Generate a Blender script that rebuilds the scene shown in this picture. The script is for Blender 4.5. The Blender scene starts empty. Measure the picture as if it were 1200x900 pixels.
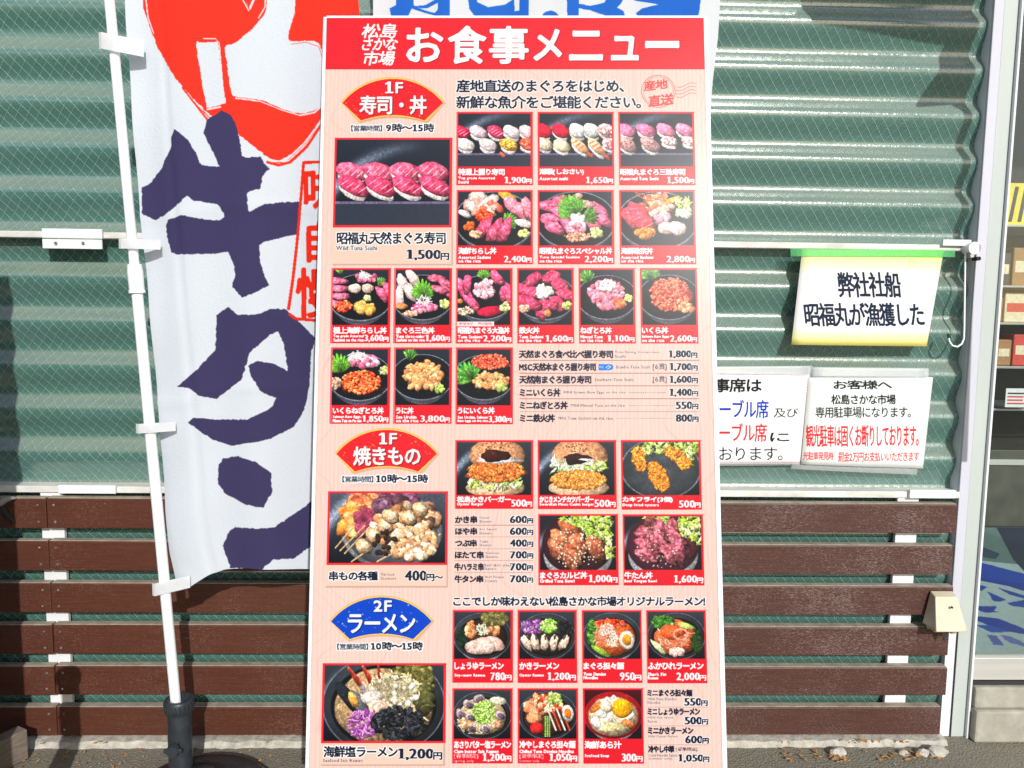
import bpy, bmesh, math, random
import numpy as np
from mathutils import Vector, Matrix
random.seed(7)
S = bpy.context.scene
C = S.collection
# ------------------------------------------------------------------ camera
CAM_H = 1.335
PITCH, YAW, ROLL = [math.radians(a) for a in (5.757, 1.463, 0.719)]
def cam_axes():
    cy, sy, cp, sp = math.cos(YAW), math.sin(YAW), math.cos(PITCH), math.sin(PITCH)
    fw = np.array([sy*cp, cy*cp, -sp]); r = np.array([cy, -sy, 0.]); u = np.cross(r, fw)
    c, s = math.cos(ROLL), math.sin(ROLL)
    return r*c + u*s, -r*s + u*c, fw
AR, AU, AF = cam_axes()
cd = bpy.data.cameras.new('camera'); cam = bpy.data.objects.new('camera', cd); C.objects.link(cam)
cd.sensor_width = 36; cd.lens = 27.0; cd.clip_start = 0.05; cd.clip_end = 3000
m = Matrix.Identity(4)
for i in range(3):
    m[i][0] = AR[i]; m[i][1] = AU[i]; m[i][2] = -AF[i]
m[0][3], m[1][3], m[2][3] = 0, 0, CAM_H
cam.matrix_world = m
S.camera = cam
# ------------------------------------------------------------------ sky, sun, exposure
SUN_EL, SUN_AZ = math.radians(28), math.radians(15)      # azimuth: to the right behind the viewer
w = bpy.data.worlds.new('World'); S.world = w; w.use_nodes = True
nt = w.node_tree; bg = nt.nodes['Background']
sky = nt.nodes.new('ShaderNodeTexSky'); sky.sky_type = 'NISHITA'; sky.sun_disc = False
sky.sun_elevation = SUN_EL; sky.sun_rotation = math.pi - SUN_AZ; sky.air_density = 1.0; sky.dust_density = 1.5
nt.links.new(sky.outputs[0], bg.inputs[0]); bg.inputs[1].default_value = 0.13
sl = bpy.data.lights.new('sun', 'SUN'); sl.energy = 4.2; sl.angle = math.radians(0.5); sl.color = (1, .972, .93)
so = bpy.data.objects.new('sun', sl); C.objects.link(so)
sd = Vector((math.sin(SUN_AZ)*math.cos(SUN_EL), -math.cos(SUN_AZ)*math.cos(SUN_EL), math.sin(SUN_EL)))
so.rotation_euler = sd.to_track_quat('Z', 'Y').to_euler(); so.location = sd*20
S.view_settings.view_transform = 'Standard'; S.view_settings.look = 'None'
S.view_settings.exposure = -0.12; S.view_settings.gamma = 1
S.cycles.max_bounces = 8

# ------------------------------------------------------------------ measuring helpers
def ray(px, py):
    return AF + AR*(px-600)/900. - AU*(py-450)/900.
def at(px, py, y):
    """world point where the sight line meets the vertical plane at distance y"""
    d = ray(px, py); t = y/d[1]
    return Vector((d[0]*t, y, d[2]*t + CAM_H))
# ------------------------------------------------------------------ scene helpers
def link(o, parent=None):
    C.objects.link(o)
    if parent is not None:
        o.parent = parent
        o.matrix_parent_inverse = Matrix.Translation(-parent.location)
    return o
def tag(o, label=None, cat=None, group=None, kind=None):
    if label: o['label'] = label
    if cat: o['category'] = cat
    if group: o['group'] = group
    if kind: o['kind'] = kind
    return o
def thing(name, label, cat, loc=(0, 0, 0), group=None):
    o = bpy.data.objects.new(name, None); o.empty_display_size = .05; o.location = loc
    C.objects.link(o); return tag(o, label, cat, group)
class MB:
    def __init__(s): s.b = bmesh.new(); s.uv = None
    def box(s, lo, hi, bev=0, jit=0):
        x0, y0, z0 = lo; x1, y1, z1 = hi
        P = [(x0,y0,z0),(x1,y0,z0),(x1,y1,z0),(x0,y1,z0),(x0,y0,z1),(x1,y0,z1),(x1,y1,z1),(x0,y1,z1)]
        v = [s.b.verts.new(Vector(p)+Vector([random.uniform(-jit,jit) for _ in range(3)])) for p in P]
        F = [s.b.faces.new([v[i] for i in f]) for f in ((0,3,2,1),(4,5,6,7),(0,1,5,4),(1,2,6,5),(2,3,7,6),(3,0,4,7))]
        if bev:
            es = list({e for f in F for e in f.edges})
            bmesh.ops.bevel(s.b, geom=es, offset=bev, segments=2, profile=.5, affect='EDGES')
        return s
    def obox(s, c, ax, ay, az, bev=0):
        """box from centre and three half-axis vectors"""
        c, ax, ay, az = map(Vector, (c, ax, ay, az))
        v = [s.b.verts.new(c+ax*i+ay*j+az*k) for i, j, k in ((-1,-1,-1),(1,-1,-1),(1,1,-1),(-1,1,-1),(-1,-1,1),(1,-1,1),(1,1,1),(-1,1,1))]
        F = [s.b.faces.new([v[i] for i in f]) for f in ((0,3,2,1),(4,5,6,7),(0,1,5,4),(1,2,6,5),(2,3,7,6),(3,0,4,7))]
        if bev:
            bmesh.ops.bevel(s.b, geom=list({e for f in F for e in f.edges}), offset=bev, segments=2, profile=.5, affect='EDGES')
        return s
    def tube(s, pts, r, n=12, caps=True):
        pts = [Vector(p) for p in pts]
        rr = r if isinstance(r, (list, tuple)) else [r]*len(pts)
        rings = []
        ref = None
        for i, p in enumerate(pts):
            d = (pts[min(i+1, len(pts)-1)] - pts[max(i-1, 0)]).normalized()
            if ref is None:
                ref = d.orthogonal().normalized()
            ref = (ref - d*ref.dot(d)).normalized(); q = d.cross(ref)
            rings.append([s.b.verts.new(p + (ref*math.cos(2*math.pi*k/n) + q*math.sin(2*math.pi*k/n))*rr[i]) for k in range(n)])
        for a, b in zip(rings, rings[1:]):
            for k in range(n):
                f = s.b.faces.new((a[k], a[(k+1) % n], b[(k+1) % n], b[k])); f.smooth = True
        if caps:
            for R_ in (rings[0][::-1], rings[-1]): s.b.faces.new([s.b.verts.new(v.co) for v in R_])
        return s
    def lathe(s, prof, c, n=24, sx=1, sy=1):
        rings = [[s.b.verts.new((c[0]+r*sx*math.cos(2*math.pi*k/n), c[1]+r*sy*math.sin(2*math.pi*k/n), c[2]+z)) for k in range(n)] for r, z in prof]
        for a, b in zip(rings, rings[1:]):
            for k in range(n):
                f = s.b.faces.new((a[k], a[(k+1) % n], b[(k+1) % n], b[k])); f.smooth = True
        for R_ in (rings[0][::-1], rings[-1]): s.b.faces.new([s.b.verts.new(v.co) for v in R_])
        return s
    def prism(s, poly, d):
        """flat outline (3D points) pushed by vector d"""
        d = Vector(d); a = [s.b.verts.new(Vector(p)) for p in poly]; b = [s.b.verts.new(Vector(p)+d) for p in poly]
        n = len(a); s.b.faces.new(a); s.b.faces.new(b[::-1])
        for i in range(n): s.b.faces.new((a[i], b[i], b[(i+1) % n], a[(i+1) % n]))
        return s
    def build(s, name, mat, parent=None, uvf=None):
        bmesh.ops.recalc_face_normals(s.b, faces=s.b.faces)
        if uvf:
            L = s.b.loops.layers.uv.new('UVMap')
            for f in s.b.faces:
                for l in f.loops: l[L].uv = uvf(l.vert.co)
        me = bpy.data.meshes.new(name); s.b.to_mesh(me); s.b.free(); me.materials.append(mat)
        return link(bpy.data.objects.new(name, me), parent)

# ------------------------------------------------------------------ materials
def mat(name, col=(.5,.5,.5), rough=.5, metal=0, spec=.5, coat=0, trans=0, alpha=1):
    M = bpy.data.materials.new(name); M.use_nodes = True; b = M.node_tree.nodes['Principled BSDF']
    b.inputs['Base Color'].default_value = (*col, 1); b.inputs['Roughness'].default_value = rough
    b.inputs['Metallic'].default_value = metal; b.inputs['Specular IOR Level'].default_value = spec
    b.inputs['Coat Weight'].default_value = coat; b.inputs['Transmission Weight'].default_value = trans
    b.inputs['Alpha'].default_value = alpha
    return M
class NT:
    def __init__(s, M): s.M = M; s.t = M.node_tree; s.b = s.t.nodes['Principled BSDF']
    def n(s, typ, **k):
        o = s.t.nodes.new('ShaderNode'+typ)
        for a, v in k.items(): setattr(o, a, v)
        return o
    def l(s, a, b): s.t.links.new(a, b)
    def obj(s, scale=(1,1,1), rot=(0,0,0)):
        tc = s.n('TexCoord'); mp = s.n('Mapping'); mp.inputs['Scale'].default_value = scale; mp.inputs['Rotation'].default_value = rot
        s.l(tc.outputs['Object'], mp.inputs['Vector']); return mp.outputs[0]
    def noise(s, vec, sc, det=4, rough=.6):
        o = s.n('TexNoise'); o.inputs['Scale'].default_value = sc; o.inputs['Detail'].default_value = det; o.inputs['Roughness'].default_value = rough
        s.l(vec, o.inputs['Vector']); return o.outputs[0]
    def ramp(s, f, stops):
        o = s.n('ValToRGB'); e = o.color_ramp.elements
        while len(e) < len(stops): e.new(.5)
        for i, (p, c) in enumerate(stops):
            e[i].position = p; e[i].color = (*c, 1) if len(c) == 3 else c
        s.l(f, o.inputs[0]); return o.outputs[0]
    def mix(s, f, a, b, mode='MIX'):
        o = s.n('Mix', data_type='RGBA', blend_type=mode)
        for sock, v in ((o.inputs[0], f), (o.inputs[6], a), (o.inputs[7], b)):
            if hasattr(v, 'is_output'): s.l(v, sock)
            else: sock.default_value = v if not isinstance(v, tuple) else (*v, 1)
        return o.outputs[2]
    def math(s, op, a, b=None, c=None):
        o = s.n('Math', operation=op)
        for i, v in enumerate((a, b, c)):
            if v is None: continue
            if hasattr(v, 'is_output'): s.l(v, o.inputs[i])
            else: o.inputs[i].default_value = v
        return o.outputs[0]
    def bump(s, h, st, dist=.001):
        o = s.n('Bump'); o.inputs['Strength'].default_value = st; o.inputs['Distance'].default_value = dist
        s.l(h, o.inputs['Height']); s.l(o.outputs[0], s.b.inputs['Normal']); return o
    def col(s, c): s.l(c, s.b.inputs['Base Color'])
    def rough(s, c): s.l(c, s.b.inputs['Roughness'])

def noisy(name, c1, c2, scale, rough=.6, stretch=(1,1,1), bump=.3, dist=.001, metal=0, spec=.5, det=6):
    M = mat(name, c1, rough, metal, spec); N = NT(M); v = N.obj(stretch)
    n = N.noise(v, scale, det); N.col(N.ramp(n, [(.3, c1), (.7, c2)]))
    if bump: N.bump(n, bump, dist)
    return M

def m_sheet():
    M = mat('wired_corrugated_sheet', (.1,.2,.15), .22, spec=.7, coat=1.0); N = NT(M)
    N.b.inputs['Coat Roughness'].default_value = .15; N.b.inputs['Coat IOR'].default_value = 1.85
    tc = N.n('TexCoord'); sp = N.n('SeparateXYZ'); N.l(tc.outputs['Object'], sp.inputs[0])
    x, z = sp.outputs[0], sp.outputs[2]
    v = N.obj()
    def lines(a, b, per, wd):
        t = N.math('ADD', N.math('MULTIPLY', x, a/per), N.math('MULTIPLY', z, b/per))
        fr = N.math('ABSOLUTE', N.math('SUBTRACT', N.math('FRACT', t), .5))       # 0 on the wire
        mr = N.n('MapRange', interpolation_type='SMOOTHSTEP'); N.l(fr, mr.inputs[0])
        mr.inputs[1].default_value = 0; mr.inputs[2].default_value = wd; mr.inputs[3].default_value = 1; mr.inputs[4].default_value = 0
        return mr.outputs[0]
    wire = N.math('MAXIMUM', lines(1, .85, .030, .06), lines(1, -.85, .030, .06))
    # up-facing slopes: dusty beige, with their sunlit brightness painted in
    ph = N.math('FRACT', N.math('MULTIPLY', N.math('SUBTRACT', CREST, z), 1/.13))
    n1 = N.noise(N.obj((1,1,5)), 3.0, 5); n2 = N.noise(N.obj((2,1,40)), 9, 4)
    sunlit_dust = N.ramp(N.math('ADD', ph, N.math('MULTIPLY', N.math('SUBTRACT', n1, .5), .05)), [(.0, (0,0,0)), (.60, (0,0,0)), (.67, (1,1,1)), (.93, (1,1,1)), (.985, (0,0,0))])
    sunlit_dust = N.math('MULTIPLY', sunlit_dust, N.ramp(n1, [(.3, (.55,.55,.55)), (.6, (1,1,1))]))
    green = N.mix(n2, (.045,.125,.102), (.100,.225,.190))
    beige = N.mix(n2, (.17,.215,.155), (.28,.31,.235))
    base = N.mix(N.math('MULTIPLY', sunlit_dust, .72), green, beige)
    base = N.mix(N.math('MULTIPLY', wire, .85), base, (.42,.66,.63))
    fine = N.noise(N.obj((1,1,1)), 240, 2)
    N.col(base)
    h = N.math('ADD', N.math('MULTIPLY', wire, 1.0), N.math('MULTIPLY', fine, .25))
    h = N.math('ADD', h, N.math('MULTIPLY', N.noise(v, 35, 3), .8))
    N.bump(h, .95, .0024)
    N.rough(N.math('ADD', N.math('MULTIPLY', sunlit_dust, .12), .20))
    return M
CREST = 1.335 + .702      # height of one crest line; the profile repeats every 0.13 m
UPF = .62                 # part of each period that faces down, the rest faces up

def m_slat(name, a, b, speck, amt):
    M = mat(name, a, .5, spec=.45); N = NT(M)
    oi = N.n('ObjectInfo'); tc = N.n('TexCoord')
    ad = N.n('VectorMath', operation='ADD'); N.l(tc.outputs['Object'], ad.inputs[0])
    cx = N.n('CombineXYZ'); rr = N.math('MULTIPLY', oi.outputs['Random'], 7.0); N.l(rr, cx.inputs[0]); N.l(rr, cx.inputs[2]); N.l(cx.outputs[0], ad.inputs[1])
    mp = N.n('Mapping'); mp.inputs['Scale'].default_value = (1, 8, 22); N.l(ad.outputs[0], mp.inputs[0])
    g = N.noise(mp.outputs[0], 9, 8, .7)
    mp2 = N.n('Mapping'); mp2.inputs['Scale'].default_value = (1, 3, 3.5); N.l(ad.outputs[0], mp2.inputs[0])
    sp = N.noise(mp2.outputs[0], 150, 3, .8); patch = N.noise(ad.outputs[0], 4, 3)
    base = N.ramp(g, [(.3, a), (.7, b)])
    th = N.math('ADD', sp, N.math('MULTIPLY', patch, .35))
    f = N.ramp(th, [(.80-amt, (0,0,0)), (.92-amt, (1,1,1))])
    N.col(N.mix(N.math('MULTIPLY', f, .5), base, speck))
    N.bump(N.math('ADD', g, N.math('MULTIPLY', sp, .5)), .5, .0012)
    N.rough(N.math('ADD', N.math('MULTIPLY', f, .3), .42))
    return M
M_SHEET = m_sheet()
M_SLATL = m_slat('red_brown_stained_timber', (.066,.020,.011), (.100,.033,.019), (.33,.22,.18), .03)
M_SLATR = m_slat('weathered_brown_timber', (.052,.020,.015), (.088,.036,.028), (.36,.30,.28), .075)
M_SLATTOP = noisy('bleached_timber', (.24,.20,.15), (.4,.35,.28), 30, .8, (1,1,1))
M_WHITE = noisy('white_painted_metal', (.66,.68,.70), (.78,.80,.82), 12, .4, (1,1,.25), .12)
M_WHITEOLD = noisy('aged_white_paint', (.50,.50,.46), (.74,.74,.71), 26, .55, (.4,1,1), .4)
M_POST = noisy('grey_white_post_paint', (.42,.47,.45), (.49,.54,.52), 8, .45, (1,1,.2), .1)
M_LAV = noisy('cool_white_trim', (.50,.51,.58), (.56,.57,.64), 8, .4, (1,1,.2), .1)
M_VINYL = noisy('white_vinyl_tube', (.84,.86,.88), (.88,.90,.92), 15, .35, (1,1,.3), .1)
M_BLACKP = noisy('black_plastic', (.018,.022,.028), (.035,.042,.05), 40, .38, bump=.25)
M_BEIGE = noisy('aged_cream_plastic', (.50,.43,.30), (.60,.53,.39), 14, .45, bump=.1)
M_ALU = noisy('brushed_aluminium', (.50,.50,.47), (.62,.61,.57), 20, .4, (.1,1,6), .15, metal=.3)
M_DARK = mat('dark_rubber', (.02,.02,.02), .7)
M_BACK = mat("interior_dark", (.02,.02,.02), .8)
M_CONC = noisy('rough_concrete', (.26,.25,.20), (.42,.40,.34), 14, .9, bump=.9, dist=.004)
M_LEDGE = noisy('pale_concrete_ledge', (.30,.28,.23), (.55,.52,.45), 45, .9, bump=.9, dist=.004)
M_STONE = noisy('broken_concrete', (.38,.36,.30), (.58,.55,.50), 60, .9, bump=.9, dist=.003)
M_LEAF = noisy('dry_leaf', (.35,.15,.04), (.55,.30,.10), 70, .8)
M_STEEL = mat('galvanised_steel', (.45,.46,.47), .35, metal=.8)
M_WOODOLD = noisy('grey_weathered_wood', (.13,.10,.075), (.24,.19,.15), 22, .8, (1,1,6), .6)

def m_ground():
    M = mat('old_asphalt', (.1,.1,.09), .9); N = NT(M); v = N.obj()
    a = N.noise(v, 260, 3, .8); b = N.noise(v, 5, 6)
    vo = N.n('TexVoronoi'); vo.inputs['Scale'].default_value = 150; N.l(v, vo.inputs[0])
    c = N.mix(b, (.13,.118,.088), (.24,.22,.165))
    c = N.mix(N.ramp(a, [(.45, (0,0,0)), (.75, (1,1,1))]), c, (.36,.33,.26))
    N.col(c); N.bump(N.math('ADD', a, vo.outputs[0]), .8, .004)
    return M
M_GROUND = m_ground()

# ------------------------------------------------------------------ printed artwork, painted in arrays
GL = {}
def load_glyphs(chars):
    cu = bpy.data.curves.new('glyph', 'FONT'); cu.resolution_u = 2
    ob = bpy.data.objects.new('glyph', cu); C.objects.link(ob)
    cu2 = bpy.data.curves.new('adv', 'FONT')
    for ch in sorted(chars):
        if ch in GL or ch == ' ': continue
        cu.body = ch
        dg = bpy.context.evaluated_depsgraph_get(); dg.update()
        ev = ob.evaluated_get(dg); me = ev.to_mesh(); me.calc_loop_triangles()
        v = np.array([(p.co.x, p.co.y) for p in me.vertices]).reshape(-1, 2)
        t = np.array([list(q.vertices) for q in me.loop_triangles], dtype=int).reshape(-1, 3)
        ev.to_mesh_clear()
        full = ord(ch) > 0x2000
        if len(v): adv = 1.0 if full else v[:, 0].max()+.07
        else: adv = .4
        GL[ch] = (v, t, adv, full)
    # full-width glyphs: normalise by one reference em
    v = GL['国'][0] if '国' in GL else None
    bpy.data.objects.remove(ob)
def custom_one():
    q = [((.20,0),(.33,0),(.33,.70),(.20,.70)), ((.08,0),(.45,0),(.45,.05),(.08,.05)), ((.20,.70),(.06,.60),(.06,.56),(.20,.60))]
    V, T = [], []
    for r in q:
        n = len(V); V += r; T += [(n, n+1, n+2), (n, n+2, n+3)]
    GL['1'] = (np.array(V), np.array(T), .52, False)
def layout(s):
    V, T, x, off = [], [], 0., 0
    for ch in s:
        if ch == ' ': x += .32; continue
        v, t, adv, full = GL[ch]
        if len(v):
            V.append(v+np.array([x, 0])); T.append(t+off); off += len(v)
        x += EM if full else adv
    return np.concatenate(V), np.concatenate(T)
def tri_fill(mask, P, T):
    H, W = mask.shape
    for a, b, c in T:
        ax, ay = P[a]; bx, by = P[b]; cx, cy = P[c]
        x0 = max(int(min(ax, bx, cx)), 0); x1 = min(int(max(ax, bx, cx))+2, W)
        y0 = max(int(min(ay, by, cy)), 0); y1 = min(int(max(ay, by, cy))+2, H)
        if x1 <= x0 or y1 <= y0: continue
        X = np.arange(x0, x1)[None, :]+.5; Y = np.arange(y0, y1)[:, None]+.5
        e0 = (bx-ax)*(Y-ay)-(by-ay)*(X-ax); e1 = (cx-bx)*(Y-by)-(cy-by)*(X-bx); e2 = (ax-cx)*(Y-cy)-(ay-cy)*(X-cx)
        mask[y0:y1, x0:x1] |= ((e0 >= 0) & (e1 >= 0) & (e2 >= 0)) | ((e0 <= 0) & (e1 <= 0) & (e2 <= 0))
def dilate(m, rx, ry=None):
    ry = rx if ry is None else ry
    o = m.astype(float).copy(); H, W = m.shape
    for dy in range(-int(math.ceil(ry)), int(math.ceil(ry))+1):
        for dx in range(-int(math.ceil(rx)), int(math.ceil(rx))+1):
            d = math.hypot(dx/max(rx, .01), dy/max(ry, .01))
            if d > 1.2 and (dx or dy): continue
            wgt = 1. if d <= 1 else max(0., 1-(d-1)/.2)
            ys, yd = (slice(max(-dy, 0), H-max(dy, 0)), slice(max(dy, 0), H-max(-dy, 0)))
            xs_, xd = (slice(max(-dx, 0), W-max(dx, 0)), slice(max(dx, 0), W-max(-dx, 0)))
            o[yd, xd] = np.maximum(o[yd, xd], m[ys, xs_]*wgt)
    return o
def blur(a, r):
    n = int(math.ceil(r*2.5)); k = np.exp(-.5*(np.arange(-n, n+1)/max(r, .01))**2); k /= k.sum()
    o = np.zeros_like(a); p = np.pad(a, ((n, n), (0, 0)) + ((0, 0),)*(a.ndim-2), 'edge')
    for i, q in enumerate(k): o += p[i:i+a.shape[0]]*q
    p = np.pad(o, ((0, 0), (n, n)) + ((0, 0),)*(a.ndim-2), 'edge'); o = np.zeros_like(a)
    for i, q in enumerate(k): o += p[:, i:i+a.shape[1]]*q
    return o
def vnoise(h, w, cell, rs, oct_=2):
    o = np.zeros((h, w)); amp = 1.; tot = 0
    for _ in range(oct_):
        c = max(cell, 1.01); gh, gw = int(h/c)+3, int(w/c)+3; g = rs.rand(gh, gw)
        yy = np.arange(h)/c; xx = np.arange(w)/c; yi = yy.astype(int); xi = xx.astype(int)
        fy = (yy-yi)[:, None]; fx = (xx-xi)[None, :]; fy = fy*fy*(3-2*fy); fx = fx*fx*(3-2*fx)
        o += amp*((g[yi][:, xi]*(1-fx)+g[yi][:, xi+1]*fx)*(1-fy)+(g[yi+1][:, xi]*(1-fx)+g[yi+1][:, xi+1]*fx)*fy)
        tot += amp; amp *= .5; cell /= 2
    return o/tot
K = lambda h: np.array([int(h[i:i+2], 16)/255. for i in (0, 2, 4)])
class Canvas:
    """a flat print: plane origin O (top left), unit vectors right and down, size in metres"""
    def __init__(s, O, ex, ed, w, h, res, base):
        s.O, s.ex, s.ed = map(np.array, (O, ex, ed)); s.n = np.cross(s.ex, s.ed); s.w, s.h, s.res = w, h, res
        s.W, s.H = int(w*res), int(h*res); s.a = np.zeros((s.H, s.W, 3), dtype=np.float32)+np.array(base, dtype=np.float32)
    def m(s, px, py):
        d = ray(px, py); o = np.array([0, 0, CAM_H]); t = np.dot(s.O-o, s.n)/np.dot(d, s.n); q = o+d*t-s.O
        return np.array([np.dot(q, s.ex), np.dot(q, s.ed)])*s.res
    def uv(s, co):
        q = np.array(co)-s.O; return (np.dot(q, s.ex)/s.w, 1-np.dot(q, s.ed)/s.h)
    def pt(s, px, py, off=0):
        q = s.m(px, py)/s.res; return Vector(s.O+s.ex*q[0]+s.ed*q[1]+s.n*off)
    def paint(s, mask, x0, y0, col, al=1.):
        h, w = mask.shape; X0, Y0 = max(x0, 0), max(y0, 0); X1, Y1 = min(x0+w, s.W), min(y0+h, s.H)
        if X1 <= X0 or Y1 <= Y0: return
        mm = (mask[Y0-y0:Y1-y0, X0-x0:X1-x0]*al)[..., None]; r = s.a[Y0:Y1, X0:X1]
        c = col if np.ndim(col) == 1 else col[Y0-y0:Y1-y0, X0-x0:X1-x0]
        s.a[Y0:Y1, X0:X1] = r*(1-mm)+c*mm
    def rect(s, x0, y0, x1, y1, col, al=1.):
        a, b = s.m(x0, y0), s.m(x1, y1); xa, ya, xb, yb = [int(round(q)) for q in (a[0], a[1], b[0], b[1])]
        s.paint(np.ones((max(yb-ya, 1), max(xb-xa, 1))), xa, ya, col, al)
    def poly(s, pts, col, rough=0, seed=0, al=1., raw=False, mask_only=False):
        P = np.array(pts if raw else [s.m(*p) for p in pts], dtype=float)
        x0, y0 = np.floor(P.min(0)-3).astype(int); x1, y1 = np.ceil(P.max(0)+3).astype(int)
        Y, X = np.mgrid[y0:y1, x0:x1]+.5
        if rough:
            rs = np.random.RandomState(seed+1); X = X+(vnoise(*X.shape, 5, rs)-.5)*rough*2; Y = Y+(vnoise(*X.shape, 5, rs)-.5)*rough*2
        m_ = np.zeros(X.shape, bool)
        for i in range(len(P)):
            xa, ya = P[i-1]; xb, yb = P[i]
            if ya == yb: continue
            m_ ^= ((ya > Y) != (yb > Y)) & (X < (xb-xa)*(Y-ya)/(yb-ya)+xa)
        m_ = m_.astype(float)
        if mask_only: return m_, x0, y0
        s.paint(m_, x0, y0, col, al)
    def line(s, pts, wd, col, al=1.):
        """polyline in picture units, wd in canvas pixels"""
        P = [s.m(*p) for p in pts]
        for p, q in zip(P, P[1:]):
            d = q-p; L = np.hypot(*d)+1e-6; n_ = np.array([-d[1], d[0]])/L*wd/2; e = d/L*wd*.3
            s.poly([p+n_-e, q+n_+e, q-n_+e, p-n_-e], col, raw=True, al=al)
    def smooth(s, pts, k=6):
        P = np.array(pts, float); n_ = len(P); out = []
        for i in range(n_):
            p0, p1, p2, p3 = P[i-1], P[i], P[(i+1) % n_], P[(i+2) % n_]
            for j in range(k):
                t = j/k; out.append(.5*((2*p1)+(-p0+p2)*t+(2*p0-5*p1+4*p2-p3)*t*t+(-p0+3*p1-3*p2+p3)*t**3))
        return out
    def text(s, st, x0, y0, x1, y1, col, bold=0., bx=None, halo=None, hw=2., shadow=None, soft=0., slant=0., dy=0.):
        V, T = layout(st); lo, hi = V.min(0), V.max(0); sz = np.maximum(hi-lo, 1e-3)
        u = (V-lo)/sz; u[:, 1] = 1-u[:, 1]; u[:, 0] += slant*(.5-u[:, 1])
        A, B, C_, D = s.m(x0, y0), s.m(x1, y0+dy), s.m(x0, y1), s.m(x1, y1+dy)
        P = A+(B-A)*u[:, :1]+(C_-A)*u[:, 1:]+((D-C_)-(B-A))*u[:, :1]*u[:, 1:]
        pad = int(6+abs(bold)+hw); o = np.floor(P.min(0)).astype(int)-pad; e = np.ceil(P.max(0)).astype(int)+pad
        mk = np.zeros((e[1]-o[1], e[0]-o[0]), bool); tri_fill(mk, P-o, T)
        mk = mk.astype(float)
        if bold or bx: mk = dilate(mk, bx if bx is not None else bold, bold)
        if soft: mk = np.clip((blur(mk, soft)-.5)*4+.5, 0, 1)
        else: mk = blur(mk, .45)
        if halo is not None: s.paint(dilate(mk, hw), o[0], o[1], halo)
        if shadow is not None: s.paint(blur(mk, 1.2), o[0]+3, o[1]+3, shadow, .8)
        s.paint(mk, o[0], o[1], col)
    def image(s, name):
        im = bpy.data.images.new(name, s.W, s.H, alpha=False); b_ = np.ones((s.H, s.W, 4), dtype=np.float32)
        b_[..., :3] = np.clip(s.a[::-1], 0, 1); im.pixels.foreach_set(b_.ravel()); im.update(); im.pack()
        return im
def m_print(name, im, rough=.35, gain=.8, bump=None, transl=0, coat=0, spec=.4):
    M = mat(name, (1,1,1), rough, coat=coat, spec=spec); N = NT(M)
    t = N.n('TexImage'); t.image = im; t.interpolation = 'Cubic'; uv = N.n('UVMap'); N.l(uv.outputs[0], t.inputs[0])
    c = N.mix(1.0, t.outputs[0], (gain, gain, gain), 'MULTIPLY')
    N.col(c)
    if bump:
        N.bump(N.noise(N.obj(), bump[0], 4), bump[1], bump[2])
    if transl:
        tr = N.n('BsdfTranslucent'); N.l(c, tr.inputs[0]); mx = N.n('MixShader'); mx.inputs[0].default_value = transl
        out = N.t.nodes['Material Output']; N.l(N.b.outputs[0], mx.inputs[1]); N.l(tr.outputs[0], mx.inputs[2]); N.l(mx.outputs[0], out.inputs[0])
    return M
WHT, BLK, RED, NAVY = K('fbfbfb'), K('11151f'), K('ee3040'), K('1b2036')

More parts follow.
